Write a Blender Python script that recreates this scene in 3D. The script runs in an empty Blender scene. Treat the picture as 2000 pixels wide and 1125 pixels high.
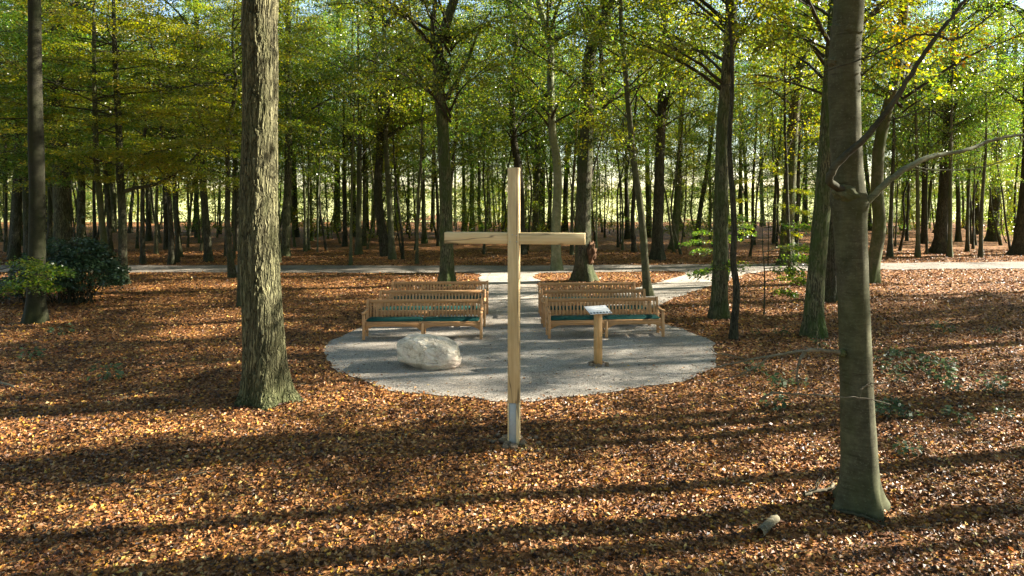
import bpy, bmesh, math, random
import numpy as np
from mathutils import Vector, Matrix, noise as mnoise
R = math.radians
C = bpy.context.scene.collection
scene = bpy.context.scene

# ------------------------------------------------------------------ camera, sky, sun, exposure
CAM_H, F, YH = 3.7, 1333.0, 372.0          # eye height (m), focal length and horizon row in photo pixels (2000 wide)
cam_d = bpy.data.cameras.new('camera'); cam = bpy.data.objects.new('camera', cam_d); C.objects.link(cam)
cam.location = (0, 0, CAM_H); cam.rotation_euler = (R(90), 0, 0)
cam_d.sensor_width = 36; cam_d.lens = F/2000*36; cam_d.shift_y = -(562.5-YH)/2000
cam_d.clip_start = .1; cam_d.clip_end = 2500
scene.camera = cam
SUN_AZ, SUN_EL = R(79), R(26)              # measured from +Y towards +X
s_dir = Vector((math.sin(SUN_AZ)*math.cos(SUN_EL), math.cos(SUN_AZ)*math.cos(SUN_EL), math.sin(SUN_EL)))
world = bpy.data.worlds.new('World'); scene.world = world; world.use_nodes = True
nt = world.node_tree; nt.nodes.clear()
sky = nt.nodes.new('ShaderNodeTexSky'); sky.sky_type = 'NISHITA'; sky.sun_disc = False
sky.sun_elevation = SUN_EL; sky.sun_rotation = SUN_AZ; sky.air_density = 1.0; sky.dust_density = .3; sky.ozone_density = 1.0
bg = nt.nodes.new('ShaderNodeBackground'); bg.inputs[1].default_value = .05
wo = nt.nodes.new('ShaderNodeOutputWorld'); nt.links.new(sky.outputs[0], bg.inputs[0]); nt.links.new(bg.outputs[0], wo.inputs[0])
sun_d = bpy.data.lights.new('sun', 'SUN'); sun_d.energy = 5.0; sun_d.angle = R(.5); sun_d.color = (1, .93, .80)
sun = bpy.data.objects.new('sun', sun_d); C.objects.link(sun)
sun.rotation_euler = s_dir.to_track_quat('Z', 'Y').to_euler(); sun.location = (30, 5, 30)
scene.view_settings.view_transform = 'Standard'; scene.view_settings.look = 'None'
scene.view_settings.exposure = 2.85; scene.view_settings.gamma = 1
cy = scene.cycles
cy.max_bounces = 8; cy.diffuse_bounces = 4; cy.glossy_bounces = 2; cy.transmission_bounces = 4; cy.transparent_max_bounces = 4
cy.sample_clamp_indirect = 6; cy.use_denoising = True
cy.caustics_reflective = False; cy.caustics_refractive = False
try: cy.denoiser = 'OPENIMAGEDENOISE'; cy.denoising_input_passes = 'RGB_ALBEDO_NORMAL'
except Exception: pass

# ------------------------------------------------------------------ helpers
def at(px, py):                             # photo pixel on the ground -> x, y in metres
    d = F*CAM_H/(py-YH); return (px-1000)*d/F, d
def dist(py): return F*CAM_H/(py-YH)

def np_mesh(name, V, faces, smooth=True):
    V = np.asarray(V, np.float32); me = bpy.data.meshes.new(name)
    fl = [np.asarray(f, np.int32) for f in faces if len(f)]
    me.vertices.add(len(V)); me.vertices.foreach_set('co', V.ravel())
    nl = sum(f.size for f in fl); npoly = sum(len(f) for f in fl)
    me.loops.add(nl); me.polygons.add(npoly)
    me.loops.foreach_set('vertex_index', np.concatenate([f.ravel() for f in fl]))
    tot = np.concatenate([np.full(len(f), f.shape[1], np.int32) for f in fl])
    st = np.concatenate([[0], np.cumsum(tot)[:-1]]).astype(np.int32)
    me.polygons.foreach_set('loop_start', st); me.polygons.foreach_set('loop_total', tot)
    me.polygons.foreach_set('use_smooth', np.full(npoly, bool(smooth)))
    me.update(calc_edges=True); me.validate()
    return me

class MB:                                   # collects shapes that become ONE mesh
    def __init__(s): s.V = []; s.Q = []; s.T = []; s.n = 0
    def add(s, V, Q=(), T=()):
        V = np.asarray(V, np.float32).reshape(-1, 3); s.V.append(V)
        if len(Q): s.Q.append(np.asarray(Q, np.int32)+s.n)
        if len(T): s.T.append(np.asarray(T, np.int32)+s.n)
        s.n += len(V)
    def mesh(s, name, mat, smooth=True):
        f = []
        if s.Q: f.append(np.concatenate(s.Q))
        if s.T: f.append(np.concatenate(s.T))
        me = np_mesh(name, np.concatenate(s.V), f, smooth)
        if mat: me.materials.append(mat)
        return me
    def build(s, name, mat, parent=None, smooth=True): return obj(name, s.mesh(name, mat, smooth), parent)

def obj(name, me, parent=None):
    o = bpy.data.objects.new(name, me); C.objects.link(o)
    if parent is not None: o.parent = parent
    return o
def tag(o, label=None, cat=None, group=None, kind=None):
    if label: o['label'] = label
    if cat: o['category'] = cat
    if group: o['group'] = group
    if kind: o['kind'] = kind
    return o
def thing(name, label, cat, loc=(0, 0, 0), rz=0, group=None):
    o = bpy.data.objects.new(name, None); C.objects.link(o); o.location = loc; o.rotation_euler = (0, 0, rz)
    o.empty_display_size = .2
    return tag(o, label, cat, group)
def copy_tree(o, parent=None):
    c = o.copy(); C.objects.link(c)
    if parent is not None: c.parent = parent
    for ch in list(o.children): copy_tree(ch, c)
    return c

def catmull(P, n):
    P = np.asarray(P, float)
    if len(P) == 2: return P[0]+(P[1]-P[0])*np.linspace(0, 1, n)[:, None]
    Q = np.vstack([2*P[0]-P[1], P, 2*P[-1]-P[-2]]); m = len(P)-1
    t = np.linspace(0, m, n); i = np.minimum(t.astype(int), m-1); u = (t-i)[:, None]
    a, b, c, d = Q[i], Q[i+1], Q[i+2], Q[i+3]
    return .5*(2*b+(c-a)*u+(2*a-5*b+4*c-d)*u*u+(3*b-3*c+d-a)*u**3)

def tube(mb, P, rad, seg=8, shape=None, cap=True):
    P = np.asarray(P, float); n = len(P); rad = np.broadcast_to(np.asarray(rad, float), (n,))
    T = np.gradient(P, axis=0); T /= np.linalg.norm(T, axis=1)[:, None]+1e-9
    ref = np.array([1., 0, 0]) if abs(T[0][0]) < .8 else np.array([0, 1., 0])
    U = np.zeros((n, 3)); u = ref-T[0]*ref.dot(T[0]); U[0] = u/np.linalg.norm(u)
    for k in range(1, n):
        u = U[k-1]-T[k]*U[k-1].dot(T[k]); U[k] = u/(np.linalg.norm(u)+1e-9)
    W = np.cross(T, U)
    th = np.linspace(0, 2*math.pi, seg, endpoint=False)
    rr = rad[:, None]*np.ones(seg)
    if shape is not None: rr = rr*shape(np.arange(n)[:, None], th[None, :], P)
    V = P[:, None]+rr[..., None]*(np.cos(th)[None, :, None]*U[:, None]+np.sin(th)[None, :, None]*W[:, None])
    i = np.arange(n-1)[:, None]*seg; j = np.arange(seg)[None]; j2 = (j+1) % seg
    Qd = np.stack([i+j, i+j2, i+seg+j2, i+seg+j], -1).reshape(-1, 4)
    V = V.reshape(-1, 3); Tr = []
    if cap:
        V = np.vstack([V, P[-1]+T[-1]*rad[-1]*.4]); k = len(V)-1; b = (n-1)*seg
        Tr = [[b+q, b+(q+1) % seg, k] for q in range(seg)]
    mb.add(V, Qd, Tr)

def box(mb, x0, x1, y0, y1, z0, z1, M=None, bev=.004):
    b = min(bev, (x1-x0)*.3, (y1-y0)*.3, (z1-z0)*.3)
    bm = bmesh.new(); bmesh.ops.create_cube(bm, size=1)
    for v in bm.verts: v.co = Vector(((x0+x1)/2+v.co.x*(x1-x0), (y0+y1)/2+v.co.y*(y1-y0), (z0+z1)/2+v.co.z*(z1-z0)))
    if b > 0: bmesh.ops.bevel(bm, geom=bm.edges[:], offset=b, segments=1, affect='EDGES')
    if M is not None: bmesh.ops.transform(bm, matrix=M, verts=bm.verts)
    add_bm(mb, bm); bm.free()
def add_bm(mb, bm):
    bm.verts.index_update(); V = [v.co[:] for v in bm.verts]; Q = []; T = []
    for f in bm.faces:
        ix = [v.index for v in f.verts]
        if len(ix) == 4: Q.append(ix)
        elif len(ix) == 3: T.append(ix)
        else:
            for k in range(1, len(ix)-1): T.append([ix[0], ix[k], ix[k+1]])
    mb.add(V, Q, T)
def prism(mb, poly, y0, y1, M=None):        # polygon in x,z pushed along y
    bm = bmesh.new(); a = [bm.verts.new((x, y0, z)) for x, z in poly]; f = bm.faces.new(a)
    r = bmesh.ops.extrude_face_region(bm, geom=[f])
    for v in r['geom']:
        if isinstance(v, bmesh.types.BMVert): v.co.y = y1
    bmesh.ops.recalc_face_normals(bm, faces=bm.faces); bmesh.ops.triangulate(bm, faces=[f for f in bm.faces if len(f.verts) > 4])
    if M is not None: bmesh.ops.transform(bm, matrix=M, verts=bm.verts)
    add_bm(mb, bm); bm.free()

# value noise on arrays
_rs = np.random.RandomState(5); _G = _rs.rand(64, 64, 64).astype(np.float32)
def vnoise(x, y, z):
    x, y, z = np.broadcast_arrays(np.asarray(x, float), y, z)
    xi, yi, zi = np.floor(x).astype(int), np.floor(y).astype(int), np.floor(z).astype(int)
    fx, fy, fz = x-xi, y-yi, z-zi
    fx, fy, fz = fx*fx*(3-2*fx), fy*fy*(3-2*fy), fz*fz*(3-2*fz)
    g = lambda a, b, c: _G[(xi+a) % 64, (yi+b) % 64, (zi+c) % 64]
    l = lambda a, b, t: a+(b-a)*t
    return l(l(l(g(0,0,0), g(1,0,0), fx), l(g(0,1,0), g(1,1,0), fx), fy), l(l(g(0,0,1), g(1,0,1), fx), l(g(0,1,1), g(1,1,1), fx), fy), fz)*2-1
def fbm(x, y, z, o=4):
    r = 0; a = 1; t = 0
    for k in range(o): r = r+a*vnoise(x*2**k+k*7.3, y*2**k+k*3.1, z*2**k+k*5.7); t += a; a *= .5
    return r/t

# ------------------------------------------------------------------ materials
def mat(name):
    m = bpy.data.materials.new(name); m.use_nodes = True; n = m.node_tree; n.nodes.clear()
    o = n.nodes.new('ShaderNodeOutputMaterial'); return m, n, o
class N:
    def __init__(s, nt): s.t = nt
    def new(s, typ, **kw):
        n = s.t.nodes.new(typ)
        for k, v in kw.items():
            if k.startswith('i_'):
                key = k[2:]; key = int(key) if key.isdigit() else key.replace('_', ' ')
                if hasattr(v, 'is_output') or isinstance(v, bpy.types.NodeSocket): s.t.links.new(v, n.inputs[key])
                else: n.inputs[key].default_value = v
            else: setattr(n, k, v)
        return n
    def coord(s, kind='Object', scale=(1, 1, 1)):
        c = s.new('ShaderNodeTexCoord'); m = s.new('ShaderNodeMapping'); s.t.links.new(c.outputs[kind], m.inputs[0]); m.inputs['Scale'].default_value = scale
        return m.outputs[0]
    def noise(s, vec, scale, detail=4, rough=.55, dist=0):
        n = s.new('ShaderNodeTexNoise', i_Scale=scale, i_Detail=detail, i_Roughness=rough, i_Distortion=dist)
        if vec is not None: s.t.links.new(vec, n.inputs['Vector'])
        return n.outputs[0]
    def ramp(s, fac, stops, interp='LINEAR'):
        n = s.new('ShaderNodeValToRGB'); r = n.color_ramp; r.interpolation = interp
        while len(r.elements) < len(stops): r.elements.new(.5)
        for e, (p, c) in zip(r.elements, stops): e.position = p; e.color = (*c, 1) if len(c) == 3 else c
        s.t.links.new(fac, n.inputs[0]); return n.outputs[0]
    def mix(s, a, b, fac, blend='MIX'):
        n = s.new('ShaderNodeMix'); n.data_type = 'RGBA'; n.blend_type = blend
        for sock, v in ((n.inputs[0], fac), (n.inputs[6], a), (n.inputs[7], b)):
            if isinstance(v, bpy.types.NodeSocket): s.t.links.new(v, sock)
            else: sock.default_value = v if not isinstance(v, tuple) else ((*v, 1) if len(v) == 3 else v)
        return n.outputs[2]
    def math(s, op, a, b=0., clamp=False):
        n = s.new('ShaderNodeMath'); n.operation = op; n.use_clamp = clamp
        for sock, v in ((n.inputs[0], a), (n.inputs[1], b)):
            if isinstance(v, bpy.types.NodeSocket): s.t.links.new(v, sock)
            else: sock.default_value = v
        return n.outputs[0]
    def bump(s, h, strength=.5, distance=.02, normal=None):
        n = s.new('ShaderNodeBump', i_Strength=strength, i_Distance=distance); s.t.links.new(h, n.inputs['Height'])
        if normal is not None: s.t.links.new(normal, n.inputs['Normal'])
        return n.outputs[0]
    def bsdf(s, col, rough=.7, normal=None, spec=.3, metal=0.):
        n = s.new('ShaderNodeBsdfPrincipled')
        for sock, v in ((n.inputs['Base Color'], col), (n.inputs['Roughness'], rough)):
            if isinstance(v, bpy.types.NodeSocket): s.t.links.new(v, sock)
            else: sock.default_value = (*v, 1) if isinstance(v, tuple) else v
        n.inputs['Specular IOR Level'].default_value = spec; n.inputs['Metallic'].default_value = metal
        if normal is not None: s.t.links.new(normal, n.inputs['Normal'])
        return n.outputs[0]

def m_bark(name, ridge=True, c_dark=(.035, .03, .02), c_mid=(.10, .09, .055), c_light=(.20, .18, .115), moss=(.055, .075, .02), moss_amt=.5, zs=.28, scale=14, disp=False):
    m, t, o = mat(name); n = N(t)
    vec = n.coord('Object', (1, 1, zs)); warp = n.noise(n.coord('Object', (1, 1, .6)), 3.5, 3)
    wv = n.mix(vec, warp, .06, 'ADD')
    if ridge:
        w2 = n.mix(n.coord('Object', (1, 1, zs*.55)), n.noise(n.coord('Object', (1, 1, .8)), 4, 3), .10, 'ADD')
        fr = n.noise(w2, scale*1.15, 2, .5); fur = n.math('MULTIPLY', n.math('ABSOLUTE', n.math('SUBTRACT', fr, .5)), 9.0, True)
        fr2 = n.noise(w2, scale*2.3, 2, .5); fur2 = n.math('MULTIPLY', n.math('ABSOLUTE', n.math('SUBTRACT', fr2, .5)), 9.0, True)
        vo = n.new('ShaderNodeTexVoronoi', feature='DISTANCE_TO_EDGE', i_Scale=scale*.9); t.links.new(wv, vo.inputs['Vector'])
        blk = n.math('MULTIPLY', vo.outputs['Distance'], 6.0, True)
        h1 = n.math('ADD', n.math('MULTIPLY', fur, .55), n.math('ADD', n.math('MULTIPLY', fur2, .25), n.math('MULTIPLY', blk, .2)))
        fine = n.noise(n.coord('Object', (1, 1, .35)), 60, 4)
        h = n.math('ADD', h1, n.math('MULTIPLY', n.math('SUBTRACT', fine, .5), .5))
    else:
        fine = n.noise(n.coord('Object', (.35, .35, 1.6)), 22, 5, .6)
        h1 = n.noise(n.coord('Object', (1, 1, .7)), 5, 5, .6)
        h = n.math('ADD', n.math('MULTIPLY', fine, .6), n.math('MULTIPLY', h1, .5))
    col = n.ramp(h if not ridge else n.math('MULTIPLY', h, 1.0), [(.12, c_dark), (.5, c_mid), (.95, c_light)])
    blot = n.noise(n.coord('Object', (1, 1, .8)), 3.1, 6, .72); col = n.mix(col, n.ramp(blot, [(.32, (.55, .53, .5)), (.5, (1, 1, 1)), (.68, (1.6, 1.6, 1.5))]), 1.0, 'MULTIPLY')
    patch = n.noise(n.coord('Object', (1, 1, .45)), 2.2, 5, .65)
    pf = n.ramp(patch, [(.38, (0, 0, 0)), (.66, (1, 1, 1))])
    if not ridge:
        spk = n.noise(n.coord('Object', (1, 1, 1.3)), 34, 3, .6); col = n.mix(col, c_light, n.ramp(spk, [(.58, (0, 0, 0)), (.66, (.7, .7, .7))]))
        scar = n.noise(n.coord('Object', (.6, .6, 5)), 5, 4, .6); col = n.mix(col, c_dark, n.ramp(scar, [(.62, (0, 0, 0)), (.70, (.7, .7, .7))]))
    info = n.new('ShaderNodeObjectInfo')
    mf = n.math('MULTIPLY', pf, n.math('MULTIPLY', n.math('ADD', info.outputs['Random'], .35), moss_amt), True)
    col = n.mix(col, moss, mf)
    # moss climbing from the root
    sep = n.new('ShaderNodeSeparateXYZ'); t.links.new(n.coord('Object'), sep.inputs[0])
    base = n.math('SUBTRACT', 1.0, n.math('MULTIPLY', n.math('ADD', sep.outputs['Z'], n.math('MULTIPLY', patch, .5)), 1.2), True)
    col = n.mix(col, (.04, .062, .016), n.math('MULTIPLY', base, .75 if disp else .14))
    var = n.math('ADD', n.math('MULTIPLY', info.outputs['Random'], .5), .75)
    hv = n.new('ShaderNodeHueSaturation'); t.links.new(col, hv.inputs['Color']); t.links.new(var, hv.inputs['Value'])
    nb = n.bump(h, .9 if ridge else .35, .03 if ridge else .012)
    t.links.new(n.bsdf(hv.outputs[0], .9, nb, .15), o.inputs[0])
    if disp:
        d = n.new('ShaderNodeDisplacement', i_Midlevel=.6, i_Scale=.024); t.links.new(h1, d.inputs['Height']); t.links.new(d.outputs[0], o.inputs['Displacement'])
        m.displacement_method = 'BOTH'
    return m
OAK = m_bark('oak_bark', True, (.018, .016, .009), (.082, .074, .039), (.20, .182, .10), (.06, .07, .02), .7, .20, 15, True)
OAK2 = m_bark('oak_bark_far', True, (.020, .017, .010), (.062, .056, .031), (.14, .13, .072), (.04, .06, .014), 1.1, .25, 15)
BEECH = m_bark('beech_bark', False, (.026, .024, .013), (.062, .058, .033), (.125, .118, .072), (.04, .05, .013), .9)
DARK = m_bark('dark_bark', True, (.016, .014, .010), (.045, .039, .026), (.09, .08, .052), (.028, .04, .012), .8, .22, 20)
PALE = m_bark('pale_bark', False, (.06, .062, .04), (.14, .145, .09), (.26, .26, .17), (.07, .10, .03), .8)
TWIG = m_bark('twig_bark', False, (.014, .012, .008), (.034, .030, .019), (.075, .068, .044), (.04, .05, .02), .4)
DEAD = m_bark('dead_wood', False, (.05, .04, .026), (.115, .095, .065), (.24, .21, .155), (.07, .07, .035), .4)
SHADED = m_bark('shaded_beech_bark', False, (.008, .007, .0045), (.018, .0165, .010), (.04, .037, .022), (.018, .021, .007), .8)  # beech bark darkened: shade on the left edge tree put into its colour
BARKS = dict(shaded=SHADED, oak=OAK2, beech=BEECH, dark=DARK, pale=PALE)

def m_leaf(name, greens, yellows, trans=.5, spec=.25, rough=.5):
    m, t, o = mat(name); n = N(t)
    geo = n.new('ShaderNodeNewGeometry'); info = n.new('ShaderNodeObjectInfo')
    isl = geo.outputs['Random Per Island']
    g = n.ramp(isl, [(k/(len(greens)-1), c) for k, c in enumerate(greens)])
    y = n.ramp(isl, [(k/(len(yellows)-1), c) for k, c in enumerate(yellows)])
    sep = n.new('ShaderNodeSeparateColor'); t.links.new(info.outputs['Color'], sep.inputs[0])     # object colour, red = how far autumn has come
    patch = n.noise(n.coord('Object'), .55, 3)
    fac = n.math('ADD', sep.outputs[0], n.math('MULTIPLY', n.math('SUBTRACT', patch, .5), 1.6))
    fac = n.math('ADD', fac, n.math('MULTIPLY', n.math('SUBTRACT', n.math('FRACT', n.math('MULTIPLY', isl, 37.7)), .5), .5), True)
    col = n.mix(g, y, fac)
    p = n.bsdf(col, rough, None, spec)
    tr = n.new('ShaderNodeBsdfTranslucent'); hs = n.new('ShaderNodeHueSaturation', i_Saturation=1.1, i_Value=2.1); t.links.new(col, hs.inputs['Color']); t.links.new(hs.outputs[0], tr.inputs[0])
    mx = n.new('ShaderNodeMixShader', i_0=trans); t.links.new(p, mx.inputs[1]); t.links.new(tr.outputs[0], mx.inputs[2]); t.links.new(mx.outputs[0], o.inputs[0])
    return m
LEAF = m_leaf('beech_leaves', [(.018, .050, .007), (.036, .082, .011), (.062, .12, .017), (.10, .155, .026)], [(.13, .155, .015), (.22, .21, .018), (.30, .24, .022), (.27, .15, .016)], .54, .55, .33)
HOLLY = m_leaf('evergreen_leaves', [(.015, .035, .015), (.025, .05, .022), (.035, .065, .03)], [(.025, .045, .018), (.045, .07, .025)], .15, .45, .32)
YELLOW = m_leaf('yellow_leaves', [(.13, .125, .02), (.20, .165, .02), (.27, .19, .024)], [(.23, .175, .02), (.28, .18, .02), (.25, .12, .014)], .42)
HERB = m_leaf('herb_leaves', [(.03, .055, .025), (.05, .08, .035), (.075, .11, .055)], [(.06, .09, .035), (.11, .12, .04)], .3)

LITTER_STOPS = [(0, (.022, .011, .006)), (.16, (.065, .028, .011)), (.36, (.145, .058, .019)), (.55, (.25, .10, .03)), (.70, (.32, .15, .05)), (.82, (.40, .235, .095)), (.89, (.45, .17, .022)), (.95, (.50, .31, .04)), (1, (.54, .40, .17))]
def m_litter():
    m, t, o = mat('fallen_leaves'); n = N(t)
    geo = n.new('ShaderNodeNewGeometry'); c = n.ramp(geo.outputs['Random Per Island'], LITTER_STOPS)
    fine = n.noise(n.coord('Object'), 40, 3); c = n.mix(c, (.5, .5, .5), n.math('MULTIPLY', fine, .12), 'OVERLAY'); damp = n.noise(n.coord('Object'), .8, 5, .65); c = n.mix(c, n.ramp(damp, [(.36, (.48, .42, .38)), (.52, (1, 1, 1)), (.66, (1.25, 1.2, 1.1))]), 1.0, 'MULTIPLY')
    t.links.new(n.bsdf(c, .5, None, .35), o.inputs[0]); return m
def m_ground():
    m, t, o = mat('leaf_floor'); n = N(t)
    vec = n.coord('Object'); w = n.noise(vec, 9, 3)
    wv = n.mix(vec, w, .04, 'ADD')
    vo = n.new('ShaderNodeTexVoronoi', i_Scale=13, i_Randomness=1.0); t.links.new(wv, vo.inputs['Vector'])
    vo2 = n.new('ShaderNodeTexVoronoi', i_Scale=22, i_Randomness=1.0); t.links.new(wv, vo2.inputs['Vector'])
    sc = n.new('ShaderNodeSeparateColor'); t.links.new(vo.outputs['Color'], sc.inputs[0])
    sc2 = n.new('ShaderNodeSeparateColor'); t.links.new(vo2.outputs['Color'], sc2.inputs[0])
    f = n.math('ADD', n.math('MULTIPLY', sc.outputs[0], .6), n.math('MULTIPLY', sc2.outputs[1], .4))
    big = n.noise(vec, .5, 4); f = n.math('ADD', f, n.math('MULTIPLY', n.math('SUBTRACT', big, .5), .35), True)
    c = n.ramp(f, LITTER_STOPS)
    h = n.math('ADD', n.math('MULTIPLY', sc.outputs[1], .6), n.math('ADD', n.math('MULTIPLY', vo.outputs['Distance'], 1.0), n.math('MULTIPLY', sc2.outputs[0], .4)))
    t.links.new(n.bsdf(c, .75, n.bump(h, 1.0, .035), .2), o.inputs[0]); return m
def m_gravel(name='gravel', tint=(1, 1, 1)):
    m, t, o = mat(name); n = N(t); vec = n.coord('Object')
    vo = n.new('ShaderNodeTexVoronoi', i_Scale=75); t.links.new(vec, vo.inputs['Vector'])
    sc = n.new('ShaderNodeSeparateColor'); t.links.new(vo.outputs['Color'], sc.inputs[0])
    c = n.ramp(sc.outputs[0], [(0, (.13, .125, .12)), (.3, (.27, .265, .255)), (.7, (.39, .38, .365)), (.93, (.5, .485, .46)), (1, (.62, .6, .57))])
    big = n.noise(vec, .9, 5, .6); c = n.mix(c, n.ramp(big, [(.3, (.62, .6, .57)), (.7, (1.08, 1.07, 1.05))]), 1.0, 'MULTIPLY')
    sp = n.noise(vec, 7, 4, .7); c = n.mix(c, (.13, .085, .05), n.ramp(sp, [(.60, (0, 0, 0)), (.72, (.75, .75, .75))]))
    c = n.mix(c, tint, 1.0, 'MULTIPLY')
    h = n.math('ADD', n.math('MULTIPLY', vo.outputs['Distance'], .7), n.math('MULTIPLY', n.noise(vec, 22, 4), .9))
    t.links.new(n.bsdf(c, .85, n.bump(h, .9, .012), .25), o.inputs[0]); return m
def m_wood(name, c0, c1, c2, axis='Z', scale=1, rough=.6, knots=True):
    m, t, o = mat(name); n = N(t); s = {'X': (.06, 1, 1), 'Y': (1, .06, 1), 'Z': (1, 1, .06)}[axis]
    v = n.coord('Object', s); g = n.noise(v, 28*scale, 6, .65, .6); g2 = n.noise(v, 5*scale, 3)
    c = n.ramp(n.math('ADD', n.math('MULTIPLY', g, .65), n.math('MULTIPLY', g2, .35)), [(.3, c0), (.5, c1), (.7, c2)])
    st = n.noise(n.coord('Object', tuple(x*.5 if x == 1 else .5 for x in s)), 1.6, 4); c = n.mix(c, n.ramp(st, [(.3, (.78, .74, .68)), (.65, (1.06, 1.05, 1.03))]), 1.0, 'MULTIPLY')
    crack = n.noise(n.coord('Object', tuple(x*.35 for x in s)), 34*scale, 2, .4, 1.2)
    cf = n.ramp(crack, [(.24, (1, 1, 1)), (.30, (0, 0, 0))]); c = n.mix(c, (.09, .065, .04), n.math('MULTIPLY', cf, .6))
    ck = n.math('ABSOLUTE', n.math('SUBTRACT', n.noise(n.coord('Object', tuple(x*.4 for x in s)), 6.5*scale, 3, .6, .4), .5)); ckf = n.ramp(ck, [(.002, (1, 1, 1)), (.009, (0, 0, 0))]); c = n.mix(c, (.10, .07, .04), n.math('MULTIPLY', ckf, .75 if knots else .3))
    if knots:
        vo = n.new('ShaderNodeTexVoronoi', i_Scale=2.3); t.links.new(n.coord('Object', tuple(1 if x == 1 else .6 for x in s)), vo.inputs['Vector'])
        kf = n.ramp(vo.outputs['Distance'], [(.035, (1, 1, 1)), (.075, (0, 0, 0))]); c = n.mix(c, (.13, .08, .04), n.math('MULTIPLY', kf, .7))
    info = n.new('ShaderNodeObjectInfo')
    hv = n.new('ShaderNodeHueSaturation'); t.links.new(c, hv.inputs['Color']); t.links.new(n.math('ADD', n.math('MULTIPLY', info.outputs['Random'], .22), .89), hv.inputs['Value'])
    t.links.new(n.bsdf(hv.outputs[0], rough, n.bump(n.math('SUBTRACT', g, n.math('MULTIPLY', cf, .5)), .35, .006), .25), o.inputs[0]); return m
WOOD_V = m_wood('pale_oak_upright', (.50, .365, .18), (.64, .49, .265), (.74, .61, .37), 'Z')
WOOD_H = m_wood('pale_oak_beam', (.50, .365, .18), (.64, .49, .265), (.74, .61, .37), 'X')
POST_W = m_wood('orange_oak_post', (.36, .19, .07), (.50, .29, .115), (.60, .38, .18), 'Z', 1, .5, False)
TEAK_X = m_wood('teak_rail', (.33, .165, .062), (.47, .255, .115), (.58, .355, .18), 'X', 1.4, .6, False)
TEAK_Z = m_wood('teak_slat', (.35, .18, .07), (.50, .275, .128), (.60, .38, .20), 'Z', 1.4, .6, False)
TEAK_Y = m_wood('teak_arm', (.34, .175, .07), (.49, .27, .125), (.60, .38, .20), 'Y', 1.4, .6, False)
def m_simple(name, col, rough=.6, metal=0., nscale=30, var=.25, bump=.2, spec=.3, bd=.004):
    m, t, o = mat(name); n = N(t); v = n.coord('Object'); g = n.noise(v, nscale, 5, .6)
    c = n.mix(tuple(x*(1-var) for x in col), tuple(min(1, x*(1+var)) for x in col), g)
    t.links.new(n.bsdf(c, rough, n.bump(g, bump, bd), spec, metal), o.inputs[0]); return m
STEEL = m_simple('galvanised_steel', (.34, .36, .355), .55, .25, 16, .22, .05)
BOLT = m_simple('bolt_steel', (.45, .43, .38), .4, .8, 40, .1, .05)
CUSH = m_simple('green_cushion_fabric', (.004, .042, .034), .9, 0, 260, .3, .4, .15, .002)
PLATE = m_simple('pale_metal_plate', (.62, .62, .61), .5, .0, 60, .08, .03)
INK = m_simple('dark_print', (.03, .035, .05), .5)
STONE = m_simple('cobble_stone', (.17, .125, .08), .9, 0, 22, .45, .6, .2, .01)
def m_rock():
    m, t, o = mat('granite_boulder'); n = N(t); v = n.coord('Object')
    a = n.noise(v, 3.2, 6, .65); b = n.noise(v, 38, 4, .7); s = n.noise(v, 120, 2)
    c = n.ramp(n.math('ADD', n.math('MULTIPLY', a, .6), n.math('MULTIPLY', b, .4)), [(.33, (.29, .235, .165)), (.47, (.58, .49, .37)), (.58, (.73, .65, .52)), (.75, (.80, .73, .61))])
    c = n.mix(c, (.55, .40, .34), n.ramp(n.noise(v, 2.3, 4), [(.52, (0, 0, 0)), (.68, (.5, .5, .5))]))
    vein = n.noise(v, 2.6, 5, .6, .8); vf = n.ramp(vein, [(.47, (0, 0, 0)), (.5, (1, 1, 1)), (.53, (0, 0, 0))]); c = n.mix(c, (.20, .15, .10), n.math('MULTIPLY', vf, .45))
    c = n.mix(c, (.16, .14, .12), n.ramp(s, [(.66, (0, 0, 0)), (.74, (.6, .6, .6))]))
    h = n.math('ADD', n.math('MULTIPLY', b, .5), n.math('SUBTRACT', n.math('MULTIPLY', a, .8), n.math('MULTIPLY', vf, .25)))
    t.links.new(n.bsdf(c, .85, n.bump(h, .9, .04), .2), o.inputs[0]); return m

# ------------------------------------------------------------------ ground, gravel, paths, meadow
def seg_sd(x, y, ax, ay, bx, by):
    dx, dy = bx-ax, by-ay; t = np.clip(((x-ax)*dx+(y-ay)*dy)/(dx*dx+dy*dy), 0, 1)
    return np.hypot(x-ax-t*dx, y-ay-t*dy)
def smin(a, b, k): h = np.clip(.5+.5*(b-a)/k, 0, 1); return b+(a-b)*h-k*h*(1-h)
def sd_clearing(x, y):
    w = .16*vnoise(x*.9, y*.9, 3.3)+.07*vnoise(x*3.1, y*3.1, 9.1)
    d = np.hypot(x-.2, y-16.7)-4.62
    p = seg_sd(x, y, -.05, 20, -.15, 31)-1.2
    d = smin(d, p, 1.3)
    q = np.minimum(seg_sd(x, y, 2.6, 20.6, 5.6, 25.4), seg_sd(x, y, 5.6, 25.4, 10.0, 31.4))-1.05
    d = smin(d, q, .8)
    m = sd_path(x, y, False); d = np.where(y > 25, smin(d, m+.3, 1.6), d)
    return d+w
def sd_path(x, y, wob=True):
    d = np.minimum(seg_sd(x, y, -60, 32.6, 0, 32.0), seg_sd(x, y, 0, 32.0, 60, 36.2))-1.45
    return d+(.2*vnoise(x*.6, y*.6, 1.7) if wob else 0)
def ground_z(x, y):
    m = np.clip((np.minimum(sd_clearing(x, y), sd_path(x, y))-.1)/2.0, 0, 1)
    return m*(.07*vnoise(x*.35, y*.35, .5)+.035*vnoise(x*1.1, y*1.1, 4.5))
GROUND = m_ground(); GRAVEL = m_gravel('gravel', (1.0, .92, .81)); LITTER = m_litter()
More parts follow.
